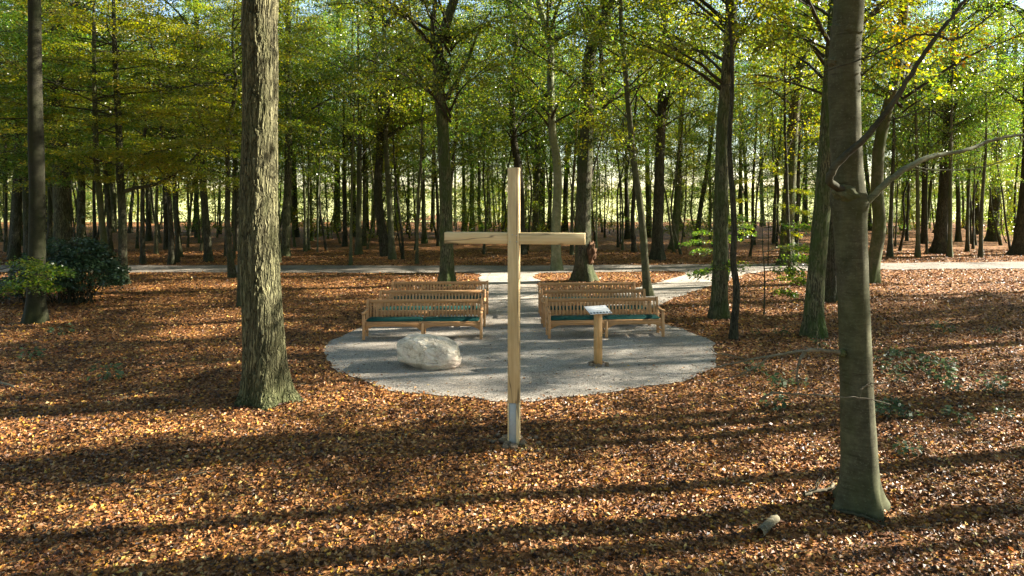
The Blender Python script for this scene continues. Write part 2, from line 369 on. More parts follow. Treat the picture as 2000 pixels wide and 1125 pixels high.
def grid_ground():
    xs = np.concatenate([[-900, -400, -150], np.arange(-72, -14, .5), np.arange(-14, 14, .2), np.arange(14, 72.1, .5), [150, 400, 900]]); ys = np.concatenate([[-60, -20], np.arange(-6, 3, .5), np.arange(3, 22, .2), np.arange(22, 86.1, .5), [120, 200, 500, 1100, 2000]])
    X, Y = np.meshgrid(xs, ys); Z = np.where((np.abs(X) <= 72) & (Y >= -6) & (Y <= 86), ground_z(X, Y), 0)
    Z = Z-.004
    nx = len(xs); i = np.arange(len(ys)-1)[:, None]*nx; j = np.arange(nx-1)[None]
    Q = np.stack([i+j, i+j+1, i+nx+j+1, i+nx+j], -1).reshape(-1, 4)
    me = np_mesh('ground', np.stack([X, Y, Z], -1).reshape(-1, 3), [Q]); me.materials.append(GROUND)
    return tag(obj('ground', me), 'forest floor of brown and orange leaf litter', kind='structure')
grid_ground()
def sheet(name, sd, x0, x1, y0, y1, st, z, m, label):
    xs = np.arange(x0, x1+st, st); ys = np.arange(y0, y1+st, st); X, Y = np.meshgrid(xs, ys); S = sd(X, Y)
    e = .02; gx = (sd(X+e, Y)-sd(X-e, Y))/(2*e); gy = (sd(X, Y+e)-sd(X, Y-e))/(2*e); g2 = gx*gx+gy*gy+1e-6
    out = S > 0; k = np.clip(S/g2, -st*1.5, st*1.5)
    X2 = np.where(out, X-gx*k, X); Y2 = np.where(out, Y-gy*k, Y)
    nx = len(xs); i = np.arange(len(ys)-1)[:, None]*nx; j = np.arange(nx-1)[None]
    Q = np.stack([i+j, i+j+1, i+nx+j+1, i+nx+j], -1).reshape(-1, 4); ins = (S < 0).ravel()
    Q = Q[ins[Q].any(1)]; used = np.unique(Q); mp = np.zeros(X.size, int); mp[used] = np.arange(len(used))
    V = np.stack([X2, Y2, np.full_like(X, z)], -1).reshape(-1, 3)[used]
    V[:, 2] += .012*vnoise(V[:, 0]*1.1, V[:, 1]*1.1, 2.2)*(S.ravel()[used] < -.3)
    me = np_mesh(name, V, [mp[Q]]); me.materials.append(m); return tag(obj(name, me), label, kind='structure')
sheet('gravel_clearing', sd_clearing, -7, 13, 11.5, 33.2, .16, .010, GRAVEL, 'grey gravel clearing round the benches')
sheet('forest_path', sd_path, -58, 58, 29.5, 39, .25, .016, m_gravel('path_gravel', (.60, .54, .46)), 'pale gravel path crossing the wood')
def m_meadow():
    m, t, o = mat('meadow_grass'); n = N(t); v = n.coord('Object'); a = n.noise(v, .15, 5)
    c = n.ramp(a, [(.3, (.34, .36, .12)), (.7, (.50, .48, .20))]); t.links.new(n.bsdf(c, .9, n.bump(n.noise(v, 6, 4), .6, .1)), o.inputs[0]); return m
def m_far(): return m_leaf('far_leaves', [(.05, .085, .03), (.07, .11, .035), (.1, .13, .04)], [(.2, .17, .04), (.25, .18, .04)], .3)
mw = MB(); mw.add([(-700, 80, .02), (700, 80, .02), (700, 1100, .02), (-700, 1100, .02)], [[0, 1, 2, 3]])
tag(mw.build('meadow', m_meadow()), 'sunlit meadow beyond the wood', kind='structure')

# ------------------------------------------------------------------ leaves
def leaf_quads(rng, P, A, Nn, size, aspect=.62, fold=.12):
    """P positions, A long axes, Nn normals -> V (4 per leaf), Q"""
    n = len(P); A = A/np.linalg.norm(A, axis=1)[:, None]; B = np.cross(Nn, A); B /= np.linalg.norm(B, axis=1)[:, None]+1e-9; Nn = np.cross(A, B)
    L = (size*(.7+.6*rng.rand(n)))[:, None]; W = L*aspect*.5*(.85+.3*rng.rand(n))[:, None]; f = L*fold*(rng.rand(n)[:, None]-.2)
    V = np.stack([P, P+A*L*.5+B*W+Nn*f, P+A*L, P+A*L*.5-B*W+Nn*f], 1).reshape(-1, 3)
    return V, np.arange(4*n).reshape(-1, 4)
def spray(rng, mb, p0, dirv, L, width, n, size, tilt=.45, droop=.12):
    d = np.array([dirv[0], dirv[1], 0.]); d /= np.linalg.norm(d)+1e-9; lat = np.array([-d[1], d[0], 0]); slope = dirv[2]/(np.hypot(dirv[0], dirv[1])+1e-9)
    t = .08+.92*rng.rand(n)**.8; s = (rng.rand(n)*2-1)*width*np.sqrt(np.clip(1-(1.7*t-.75)**2, .05, 1))
    s += .12*width*np.sin(t*9+s*4)
    P = p0+d*(t*L)[:, None]+lat*s[:, None]; P[:, 2] += slope*t*L-droop*L*t*t-.10*np.abs(s)+rng.randn(n)*.05
    A = d*(.55+.3*rng.rand(n))[:, None]+lat*(np.sign(s)*(.35+.6*rng.rand(n)))[:, None]; A[:, 2] += -.25+rng.randn(n)*.3
    Nn = np.tile([0, 0, 1.], (n, 1))+rng.randn(n, 3)*tilt
    mb.add(*leaf_quads(rng, P, A, Nn, size))
def puff(rng, mb, p, d, L, n, size):
    """loose flattened cloud of leaves along a twig, hanging a little"""
    t = rng.rand(n)**.7; c = rng.randn(n, 3)*np.array([.23, .23, .13])*L
    P = p+d*(t*L)[:, None]+c; P[:, 2] -= .10*L*t*t
    A = d*.5+rng.randn(n, 3)*.7; A[:, 2] -= .35; Nn = np.array([0, 0, 1.])+rng.randn(n, 3)*.75
    mb.add(*leaf_quads(rng, P, A, Nn, size))
def crown_mesh(name, seed, z0, z1, r0, nlimb, nleaf, size, up=(.4, 1.3), sub=5, rb=.03, prof=1.0, flat=False):
    """returns (foliage mesh, branches mesh) about the z axis of a trunk"""
    rng = np.random.RandomState(seed); mb = MB(); bb = MB(); sides = rng.rand(4)*6.283
    for k in range(nlimb):
        u = min(1, max(0, (k+rng.rand()*1.8)/nlimb)); z = z0+(z1-z0)*u; pf = max(0, 1-abs(2*u-prof)**2.2)*.6+.4
        az = sides[rng.randint(4)]+u*2.2+rng.randn()*.55; Lb = r0*pf*(.25+1.0*rng.rand()**.8); sl = up[0]+(up[1]-up[0])*rng.rand()
        hz = 1/math.sqrt(1+sl*sl)*1.25 if not flat else 1
        d = np.array([math.cos(az)*hz, math.sin(az)*hz, sl*hz]); zb = max(z-sl*hz*Lb*.75, z0*.55); nb = 9; t = np.linspace(0, 1, nb)[:, None]
        bend = np.array([-math.sin(az), math.cos(az), 0])*(rng.randn()*.3)
        bp = np.array([0, 0, zb])+d*t*Lb+bend*Lb*t*t+np.array([0, 0, -1])*((.22 if flat else .38)*sl*hz*Lb*t*t)+np.cumsum(rng.randn(nb, 3)*.022*Lb, 0)*t
        tube(bb, bp, rb*(1-.82*t[:, 0])*(.5+.6*Lb/r0), 4)
        for q in range(sub):
            tt = .38+.62*(q+rng.rand()*.7)/sub; p = bp[min(nb-1, int(tt*(nb-1)))]; sd = (-1)**q
            a2 = az+sd*(.3+.8*rng.rand())*(1.2-tt*.6); LL = (.3+.5*(1-tt))*Lb*(.7+.6*rng.rand())+.35
            e = np.array([math.cos(a2), math.sin(a2), (.35*sl if flat else .25*sl)+rng.randn()*(.12 if flat else .4)])
            if q % 2 == 0: tube(bb, [p, p+e*LL*.45, p+e*LL*.85-[0, 0, .05*LL]], [rb*.35, rb*.25, rb*.1], 3)
            m = int(nleaf*(.4+1.2*rng.rand())*min(1.6, .3+LL/1.5))
            if flat or q % 3 == 1: spray(rng, mb, p, e, LL, LL*(.3+.2*rng.rand()), m, size, .65, .16)
            else: puff(rng, mb, p, e, LL, m, size)
    return mb.mesh(name+'_foliage', LEAF), bb.mesh(name+'_limbs', TWIG)
CROWNS = {'tall': [crown_mesh('tall_crown', 11+k, 7.6, 21, 4.9, 37, 120, .105, (.5, 1.4), 5, .07) for k in range(4)],
          'slim': [crown_mesh('slim_crown', 31+k, 4.6, 13, 2.7, 18, 80, .085, (.4, 1.4), 4, .018) for k in range(5)],
          'mid': [crown_mesh('mid_crown', 51+k, 5.4, 15.5, 3.8, 24, 100, .095, (.4, 1.3), 5, .035) for k in range(4)],
          'broad': [crown_mesh('broad_crown', 71+k, 4.4, 14, 5.0, 32, 140, .085, (.05, .4), 6, .035, .9, True) for k in range(3)],
          'high': [crown_mesh('high_crown', 91+k, 11.5, 20, 4.0, 20, 85, .13, (.4, 1.2), 5, .06) for k in range(3)],
          'open': [crown_mesh('open_crown', 111+k, 9, 20, 3.8, 18, 85, .13, (.4, 1.2), 4, .06) for k in range(3)],
          'narrow': [crown_mesh('narrow_crown', 151+k, 14, 21, 2.3, 14, 70, .13, (.6, 1.4), 4, .05) for k in range(2)],
          'pole': [crown_mesh('pole_crown', 191+k, 7.5, 15, 1.9, 14, 70, .09, (.5, 1.6), 4, .018) for k in range(4)],
          'column': [crown_mesh('column_crown', 171+k, 8, 21, 1.7, 40, 60, .11, (.5, 1.6), 4, .04) for k in range(3)],  # unseen crowns, shaped to throw narrow bands of shade
          'young': [crown_mesh('young_crown', 131+k, .5, 5.5, 1.7, 18, 50, .09, (.3, 1.1), 4, .012, .8) for k in range(5)]}

# ------------------------------------------------------------------ trunks and trees
def trunk_mesh(name, P, rad, m, seed, seg=14, n=26, flare=.55, lobes=5, wob=.05, fh=.35):
    C_ = catmull(P, n); mb = MB(); r = np.interp(np.linspace(0, 1, n), np.linspace(0, 1, len(rad)), rad); ph = seed*1.7
    def shape(i, th, PP):
        z = PP[:, 2][:, None]
        s = 1+flare*np.exp(-np.maximum(z, 0)/fh)*(1+.45*np.sin(lobes*th+ph)+.25*np.sin(2*th+ph*2))
        s = s+wob*(vnoise(np.cos(th)*1.3+ph, np.sin(th)*1.3, z*.9+ph)+.5*vnoise(np.cos(th)*3+ph, np.sin(th)*3, z*2.2))
        return s
    tube(mb, C_, r, seg, shape); return mb.mesh(name, m)

def zpt(px, py, Y): return np.array([(px-1000)*Y/F, Y, CAM_H-(py-YH)*Y/F])
rt = random.Random(7)
TREES = []                                  # (root, base px, Y, width m, bark, handwritten?)
def crown_on(root, kind, xy, hue, scale=1.0, zoff=0.):
    if kind is None: return
    fo, li = CROWNS[kind][rt.randrange(len(CROWNS[kind]))]; a = rt.uniform(0, 6.28)
    for nm, me in (('branches', li), ('crown', fo)):
        o = obj(nm, me, root); o.location = (xy[0], xy[1], zoff); o.rotation_euler = (0, 0, a); o.scale = (scale, scale, scale); o.color = (hue-.05, 0, 0, 1)
H_OF = {'young': 5.5, 'open': 20, 'pole': 15, 'narrow': 21, 'column': 21, 'tall': 21, 'slim': 11, 'mid': 14.5, 'broad': 13.5, 'high': 20, None: 12}
def tree(label, bark, kind, hue, bx, by, w, pts=(), seg=14, n=30, scale=1., taper=.72, name=None, group=None, lob=5, flare=.55, H=None):
    """bx,by base pixel; w trunk width in pixels at breast height; pts further pixels up the trunk"""
    X, Y = at(bx, by); r = w*Y/F/2
    P = [np.array([X, Y, -.12])]+[zpt(x, y, Y) for x, y in pts]
    H = (H or H_OF[kind])*scale; top = P[-1]; z = top[2]
    dirx = (P[-1]-P[-2])/max(.5, np.linalg.norm(P[-1]-P[-2])) if len(P) > 1 else np.array([rt.uniform(-.04, .04), 0, 1.])
    while z < H-.5:
        st = min(3.5, H-z); d = np.array([dirx[0]*.6+rt.uniform(-.04, .04), rt.uniform(-.04, .04), 1.]); top = top+d*st; P.append(top); z = top[2]; dirx = d
    P = np.array(P); zz = P[:, 2]; rad = r*(1-(1-taper*.45)*np.clip(zz/H, 0, 1)**1.1); rad[-1] *= .25
    root = thing(name or {'oak': 'oak_tree', 'beech': 'beech_tree', 'dark': 'forest_tree', 'pale': 'beech_tree', 'shaded': 'beech_tree'}[bark], label, 'tree', (X, Y, 0), 0, group)
    rel = P-np.array([X, Y, 0])
    tr = obj('trunk', trunk_mesh('trunk', rel, rad, BARKS[bark], rt.random()*40, seg, n, flare, lob), root)
    k = int(np.argmin(abs(zz-.5*H)))
    crown_on(root, kind, rel[k][:2], hue, scale)
    TREES.append((root, bx, Y, 2*r, bark, label is not None)); return root, tr

def at_height(z, Y, px): return zpt(px, YH+(CAM_H-z)*F/Y, Y)

# --- the two great trees in front
X0, Y0 = at(519, 785)
oak = thing('oak_tree', 'thick oak with deeply furrowed sunlit bark, nearest trunk left of the gravel', 'tree', (X0, Y0, 0))
op = [(519, 786), (518, 740), (516, 680), (512, 600), (508, 520), (506, 430), (507, 330), (508, 230), (509, 120), (509, 0)]
P = np.array([zpt(x, y, Y0) for x, y in op]); P[0][2] = -.12; ow = np.array([88, 85, 80, 76, 73, 71, 67, 66, 67, 68])*Y0/F/2*.97
P = np.vstack([P, [P[-1]+np.array([.2, .1, 4]), P[-1]+np.array([.3, .3, 9]), P[-1]+np.array([.2, .4, 14])]]); ow = np.concatenate([ow, [.28, .2, .05]])
def oak_shape():
    mb = MB(); n = 620; C_ = catmull(P-np.array([X0, Y0, 0]), n); r = np.interp(np.linspace(0, 1, n), np.linspace(0, 1, len(ow)), ow)
    def sh(i, th, PP):
        z = PP[:, 2][:, None]; s = 1+.36*np.exp(-np.maximum(z, 0)/.24)*(1+.6*np.sin(5*th+1.2)+.35*np.sin(3*th+.5))+.05*np.exp(-np.maximum(z, 0)/1.2)*np.sin(5*th+1.2)
        return s+.035*vnoise(np.cos(th)*1.4+9, np.sin(th)*1.4, z*.8)+.03*np.exp(-((z-4.1)/.35)**2)
    tube(mb, C_, r, 180, sh); return mb.mesh('oak_trunk', OAK)
obj('trunk', oak_shape(), oak); crown_on(oak, 'high', (.2, .1), .35, 1.0, 1.5); TREES.append((oak, 519, Y0, .6, 'oak', True))
# small moss tuft and knots live in the bark
X1, Y1 = at(1680, 985)
bee = thing('beech_tree', 'smooth grey-green beech with a knotted limb, nearest trunk right of the cross', 'tree', (X1, Y1, 0))
bp = [(1679, 985), (1678, 930), (1677, 860), (1673, 760), (1669, 640), (1665, 540), (1661, 450), (1658, 395), (1655, 340), (1651, 250), (1649, 150), (1653, 60), (1658, 0)]
P = np.array([zpt(x, y, Y1) for x, y in bp]); P[0][2] = -.12; bw = np.array([74, 70, 66, 60, 57, 58, 60, 64, 57, 56, 58, 56, 55])*Y1/F/2
P = np.vstack([P, [P[-1]+np.array([.2, .1, 4]), P[-1]+np.array([.2, .3, 9]), P[-1]+np.array([.3, .4, 14])]]); bw = np.concatenate([bw, [.14, .1, .03]])
def beech_shape():
    mb = MB(); n = 420; C_ = catmull(P-np.array([X1, Y1, 0]), n); r = np.interp(np.linspace(0, 1, n), np.linspace(0, 1, len(bw)), bw)
    kz = 3.55
    def sh(i, th, PP):
        z = PP[:, 2][:, None]; s = 1+.36*np.exp(-np.maximum(z, 0)/.2)*(1+.8*np.sin(4*th+.6)+.4*np.sin(3*th+2))+.05*np.exp(-np.maximum(z, 0)/.9)*np.sin(4*th+.6)
        s = s+.03*vnoise(np.cos(th)*1.4+3, np.sin(th)*1.4, z*1.1)+.012*vnoise(np.cos(th)*5, np.sin(th)*5, z*6)
        return s+.16*np.exp(-((z-kz)/.13)**2)*np.clip(vnoise(np.cos(th)*2+5, np.sin(th)*2, z*4)+.6, 0, 2)
    tube(mb, C_, r, 72, sh); return mb.mesh('beech_trunk', BEECH)
obj('trunk', beech_shape(), bee)
def limb(parent, o3, pts, w0, w1, Y, m, name='limb', dy=None, n=None, seg=8, seed=0, wob=.012):
    rng = np.random.RandomState(seed+1); Q = []
    for k, (x, y) in enumerate(pts):
        yy = Y+(dy[k] if dy else 0); Q.append(zpt(x, y, yy)-o3)
    n = n or 6*len(pts); c = catmull(Q, n); c[1:] += rng.randn(n-1, 3)*wob*.35
    mb = MB(); tube(mb, c, (w1+(w0-w1)*(1-np.linspace(0, 1, n))**1.5)*Y/F/2*(1+.09*vnoise(np.arange(n)*.55+seed*9.1, 1.5, .5)+.03*rng.randn(n)), seg); return mb, c
def sidetwigs(mb, c, rng, n, L, r, spread=1., down=-.05):
    out = []
    for k in range(n):
        i = rng.randint(len(c)//4, len(c)-1); t = c[min(i+1, len(c)-1)]-c[i-1]; t /= np.linalg.norm(t)
        d = t*.8+rng.randn(3)*.5*spread+np.array([0, 0, down]); d /= np.linalg.norm(d); l = L*(.5+rng.rand())
        q = catmull([c[i], c[i]+d*l*.5+rng.randn(3)*.05*l, c[i]+d*l+rng.randn(3)*.1*l], 8); tube(mb, q, np.linspace(r, r*.3, 8), 4); out.append(q)
    return out
o3 = np.array([X1, Y1, 0]); rng = np.random.RandomState(3)
mb, c = limb(bee, o3, [(1662, 385), (1640, 368), (1620, 352), (1640, 315), (1690, 270), (1720, 232), (1745, 200), (1770, 160), (1795, 120), (1830, 70), (1860, 32), (1890, -8), (1930, -70)], 17, 6, Y1, TWIG, dy=[0, -.15, -.25, -.3, -.32, -.33, -.35, -.38, -.4, -.4, -.4, -.4, -.4], n=70)
for pts, w in (([(1832, 68), (1790, 68), (1750, 88), (1700, 110), (1640, 130), (1580, 148), (1500, 160), (1420, 166), (1350, 165)], 5), ([(1832, 68), (1862, 78), (1900, 58), (1940, 25), (1985, -5)], 6), ([(1735, 235), (1790, 222), (1850, 215)], 2.5)):
    m2, c2 = limb(bee, o3, pts, w, 1.6, Y1-.4, TWIG, n=40); mb.add(np.concatenate(m2.V), np.concatenate(m2.Q)); sidetwigs(mb, c2, rng, 10, .25, .004)
mb.build('limb', TWIG, bee)
mb, c = limb(bee, o3, [(1672, 410), (1695, 392), (1740, 350), (1800, 313), (1850, 300), (1880, 295), (1920, 280), (1950, 270), (2000, 262), (2060, 245)], 15, 4, Y1, PALE, dy=[0, -.1, -.15, -.1, 0, 0, .1, .1, .15, .2], n=60)
m2, c2 = limb(bee, o3, [(1785, 325), (1830, 332), (1900, 330), (1950, 318), (1990, 305), (2040, 300)], 3, 1.5, Y1, TWIG); mb.add(np.concatenate(m2.V), np.concatenate(m2.Q))
sidetwigs(mb, c, rng, 14, .3, .005); mb.build('limb', PALE, bee)
mb, c = limb(bee, o3, [(1650, 690), (1638, 688), (1600, 684), (1560, 687), (1510, 695), (1465, 702), (1420, 712), (1395, 718)], 10, 2.5, Y1, DEAD, dy=[0, -.1, -.12, -.15, -.2, -.2, -.2, -.2])
for pts, w in (([(1572, 686), (1562, 705), (1556, 735), (1560, 752), (1556, 770)], 8), ([(1486, 781), (1505, 768), (1535, 768), (1556, 770), (1600, 772), (1640, 776), (1690, 778), (1740, 790)], 5), ([(1500, 697), (1470, 720), (1440, 735), (1400, 745)], 2.5), ([(1460, 703), (1430, 695), (1402, 690)], 2), ([(1680, 760), (1700, 750), (1735, 748)], 3)):
    m2, c2 = limb(bee, o3, pts, w, 2, Y1-.22, DEAD, n=30); mb.add(np.concatenate(m2.V), np.concatenate(m2.Q)); sidetwigs(mb, c2, rng, 8, .18, .003)
sidetwigs(mb, c, rng, 16, .2, .003); mb.build('dead_branch', DEAD, bee)
def yellow_leaves():
    mb = MB(); rg = np.random.RandomState(8)
    for px, py, L, n, az in ((1770, 60, .55, 46, .2), (1800, 95, .45, 40, -.6), (1760, 30, .5, 40, .6), (1850, 45, .5, 34, .1), (1740, 105, .35, 26, .4), (1780, 25, .6, 44, 1.2), (1890, 90, .3, 14, 0), (1960, 60, .25, 6, 0), (1730, 25, .3, 20, .2)):
        p = zpt(px, py, Y1-.3)-o3; spray(rg, mb, p, (math.cos(az), math.sin(az), -.1), L, L*.5, int(n*1.9), .042, .8, .3)
    return mb
def knot(rx, ry, rz, sd, at_, tilt=0.):
    bm = bmesh.new(); bmesh.ops.create_icosphere(bm, subdivisions=5, radius=1)
    for v in bm.verts:
        p = v.co.copy(); k = 1+.16*mnoise.fractal(p*1.6+Vector((sd, 2, 1)), 1, 2, 4)+.05*math.sin(p.z*9+p.x*3); v.co = Vector((p.x*rx*k, p.y*ry*k, p.z*rz*k))
    bmesh.ops.rotate(bm, verts=bm.verts, cent=(0, 0, 0), matrix=Matrix.Rotation(tilt, 3, 'Y')); bmesh.ops.translate(bm, verts=bm.verts, vec=Vector(at_)); b = MB(); add_bm(b, bm); bm.free(); b.build('knot', BEECH, bee)
knot(.17, .13, .13, 3, zpt(1655, 380, Y1-.08)-o3, R(25))
knot(.07, .07, .10, 5, zpt(1682, 404, Y1-.06)-o3)
knot(.05, .07, .06, 8, zpt(1626, 122, Y1-.03)-o3)
knot(.045, .06, .05, 9, zpt(1644, 690, Y1-.08)-o3)
yellow_leaves().build('foliage', YELLOW, bee); crown_on(bee, 'high', (.2, .2), .5, .95, 2.0); TREES.append((bee, 1680, Y1, .34, 'beech', True))

# --- handwritten trees (pixel of base, trunk width, pixels up the trunk)
T = tree
T('smooth shaded beech nearest the left edge, its foot beside the holly bush', 'shaded', 'high', .3, 68, 630, 31, [(72, 520), (73, 420), (71, 300), (68, 150), (67, 0)], 28, 40)
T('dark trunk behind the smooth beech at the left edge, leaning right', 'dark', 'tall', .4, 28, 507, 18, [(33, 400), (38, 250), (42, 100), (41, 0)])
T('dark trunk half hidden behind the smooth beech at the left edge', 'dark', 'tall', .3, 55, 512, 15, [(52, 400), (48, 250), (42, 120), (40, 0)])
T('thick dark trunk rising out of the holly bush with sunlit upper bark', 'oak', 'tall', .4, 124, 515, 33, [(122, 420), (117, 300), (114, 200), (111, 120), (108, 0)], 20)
T('leaning mossy young trunk between the holly bush and the pale footed trunk', 'beech', 'broad', .55, 224, 556, 13, [(212, 520), (203, 470), (196, 400), (190, 330), (186, 230)])
o_, t_ = T('dark trunk with pale sunlit foot and long dead side branch', 'dark', 'broad', .6, 243, 556, 17, [(240, 510), (239, 420), (234, 330), (232, 250)])
q3 = np.array(o_.location); mb, c = limb(o_, q3, [(238, 375), (265, 367), (300, 361), (330, 346), (350, 335), (372, 315), (392, 292), (402, 270), (392, 235), (380, 190)], 8, 2.5, q3[1], TWIG, n=50)
for pts, w in (([(300, 361), (290, 352), (260, 350), (215, 352)], 3.5), ([(325, 348), (315, 335), (303, 320), (302, 300)], 4), ([(395, 288), (420, 290), (445, 282)], 2)):
    m2, c2 = limb(o_, q3, pts, w, 1.5, q3[1], TWIG, n=16); mb.add(np.concatenate(m2.V), np.concatenate(m2.Q))
mb.build('dead_branch', TWIG, o_)
T('slightly leaning trunk between the dead branch tree and the thick oak, beside the path', 'dark', 'tall', .5, 408, 511, 14, [(403, 440), (397, 370), (391, 300), (386, 200), (384, 60)])
T('mossy mid-sized trunk just right of the thick furrowed oak, beyond the path', 'oak', 'tall', .5, 557, 501, 16, [(560, 430), (563, 330), (564, 250), (562, 120)])
T('pale smooth trunk beyond the path, behind the gap left of the benches', 'beech', 'mid', .45, 700, 497, 12, [(701, 420), (702, 330), (703, 250), (700, 120)])
T('smooth trunk with pale spreading roots beyond the path above the left benches', 'beech', 'tall', .4, 767, 506, 12, [(763, 440), (760, 380), (755, 300), (752, 200), (750, 60)])
T('thin sapling leaning left beside the trunk with pale spreading roots', 'dark', 'slim', .4, 786, 505, 5, [(786, 470), (778, 400), (771, 330), (767, 250)])
T('straight thin green sapling at the path edge left of the bench oak', 'beech', 'slim', .4, 814, 516, 6, [(815, 440), (817, 380), (822, 310), (825, 220)])
o_, t_ = T('mossy green oak standing directly behind the left bench rows', 'oak', 'tall', .4, 874, 556, 27, [(873, 500), (872, 440), (870, 360), (866, 260), (859, 190), (855, 120), (866, 65), (880, 20), (890, -20)], 28, 50)
q3 = np.array(o_.location); mb, c = limb(o_, q3, [(868, 195), (885, 172), (905, 135), (917, 110), (924, 90), (935, 60), (960, 20)], 10, 3, q3[1], TWIG, n=30); sidetwigs(mb, c, rng, 8, 1.2, .02)
m2, c2 = limb(o_, q3, [(862, 170), (870, 140), (850, 100), (845, 60), (850, 0)], 13, 9, q3[1], TWIG, n=20); mb.add(np.concatenate(m2.V), np.concatenate(m2.Q)); mb.build('limb', OAK2, o_)
T('slim dark trunk seen through the cross, bent just right of its upright', 'dark', 'tall', .35, 1017, 496, 17, [(1017, 440), (1016, 380), (1011, 320), (1003, 270), (1000, 215), (1003, 150), (1010, 90), (1000, 40)])
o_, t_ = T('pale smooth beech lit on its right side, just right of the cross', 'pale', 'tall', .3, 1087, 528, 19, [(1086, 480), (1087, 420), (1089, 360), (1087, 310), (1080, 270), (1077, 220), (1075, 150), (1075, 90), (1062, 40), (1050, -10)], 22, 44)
q3 = np.array(o_.location); mb, c = limb(o_, q3, [(1075, 95), (1090, 75), (1110, 66), (1130, 52), (1160, 25), (1190, -5)], 11, 5, q3[1], TWIG, n=26); sidetwigs(mb, c, rng, 8, 1.2, .018); mb.build('limb', TWIG, o_)
o_, t_ = T('stout dark oak with a torn reddish burl behind the right benches', 'dark', 'tall', .3, 1140, 549, 32, [(1139, 500), (1139, 440), (1141, 360), (1146, 270), (1147, 200), (1149, 130), (1158, 85), (1178, 40), (1194, 0), (1215, -60)], 30, 50, flare=.75)
q3 = np.array(o_.location)
def burl():
    bm = bmesh.new(); bmesh.ops.create_icosphere(bm, subdivisions=4, radius=1)
    for v in bm.verts:
        p = v.co.copy(); k = 1+.45*mnoise.fractal(p*2.2, 1, 2, 4)+.25*abs(mnoise.noise(p*7)); v.co = Vector((p.x*.20*k, p.y*.26*k, p.z*.42*k))
    b = MB(); add_bm(b, bm); bm.free(); return b
BURL = m_simple('torn_bark', (.10, .055, .03), .9, 0, 14, .5, .9, .1, .03)
b = burl().build('burl', BURL, o_); b.location = zpt(1153, 494, q3[1]-.12)-q3; tag(b, 'torn reddish brown burl')
mb, c = limb(o_, q3, [(1155, 345), (1165, 310), (1172, 280), (1178, 255), (1184, 220)], 4, 2, q3[1], TWIG); mb.build('limb', TWIG, o_)
T('slender trunk leaning left beside the far end of the right benches', 'beech', 'mid', .35, 1267, 578, 15, [(1261, 530), (1257, 470), (1250, 400), (1242, 345), (1235, 290), (1228, 210), (1219, 120), (1213, 50), (1212, 0)], 18, 40)
T('thick dark trunk with flared foot beyond the path, right of the leaning trunk', 'dark', 'tall', .35, 1284, 506, 22, [(1285, 440), (1287, 380), (1289, 300), (1292, 220), (1296, 110), (1300, 0)], 18)
T('ivy-speckled trunk beyond the path with an arched side limb', 'oak', 'mid', .35, 1316, 487, 15, [(1320, 430), (1324, 370), (1327, 310), (1330, 240)])
T('leaning trunk on a dark mossy foot, beyond the forking path', 'dark', 'mid', .3, 1361, 479, 10, [(1364, 440), (1371, 390), (1380, 340), (1387, 290), (1394, 230)], flare=1.2)
T('rough upright oak right of the clearing, standing with a thin crooked companion', 'oak', 'tall', .4, 1405, 622, 30, [(1406, 560), (1407, 500), (1408, 420), (1410, 330), (1412, 250), (1420, 150), (1425, 80), (1428, 0)], 28, 44)
T('thin crooked stem hugging the rough oak right of the clearing', 'dark', None, .4, 1432, 662, 14, [(1434, 630), (1438, 590), (1438, 555), (1432, 510), (1434, 460), (1432, 400), (1427, 330), (1425, 270), (1430, 180), (1428, 80), (1420, 0)], 12, 44, H=9)
T('dark double trunk beyond the path, behind the yellow-green sapling', 'oak', 'tall', .4, 1538, 518, 26, [(1538, 450), (1541, 380), (1546, 300), (1551, 220), (1562, 140), (1578, 60), (1588, 0)], 20)
T('thin dark stem standing in front of the double trunk', 'dark', 'slim', .5, 1546, 548, 8, [(1541, 480), (1538, 400), (1536, 320), (1533, 240)])
T('furrowed trunk leaning right, left neighbour of the smooth knotted beech', 'oak', 'tall', .4, 1588, 654, 34, [(1590, 600), (1595, 530), (1601, 460), (1607, 390), (1613, 310), (1619, 220), (1625, 120), (1633, 0)], 28, 44)
T('straight brown trunk close behind the smooth knotted beech', 'dark', 'tall', .4, 1622, 588, 29, [(1623, 520), (1625, 450), (1628, 350), (1632, 200)], 20)
T('smooth curved beech trunk bowing right of the knotted beech', 'beech', 'tall', .35, 1697, 552, 25, [(1706, 510), (1715, 465), (1717, 425), (1713, 380), (1714, 330), (1718, 280), (1729, 230), (1743, 175), (1754, 120), (1762, 60), (1766, 0)], 22, 44)
T('thick dark trunk with flared roots right of the bowed beech', 'dark', 'tall', .3, 1838, 494, 25, [(1840, 440), (1845, 380), (1849, 310), (1854, 230), (1862, 130), (1868, 0)], 18, flare=.8)
T('heavy dark trunk at the right edge beyond the path', 'dark', 'tall', .3, 1992, 497, 26, [(1998, 440), (2005, 370), (2010, 280)], 16, flare=.8)
T('thick dark trunk near the meadow, left of the right edge tree', 'dark', 'tall', .3, 1938, 471, 20, [(1941, 420), (1946, 350), (1949, 270)])
T('small half-hidden trunk touching the left side of the thick furrowed oak', 'beech', None, .3, 469, 598, 10, [(469, 560), (469, 500), (471, 420), (472, 330)], 12, H=8)

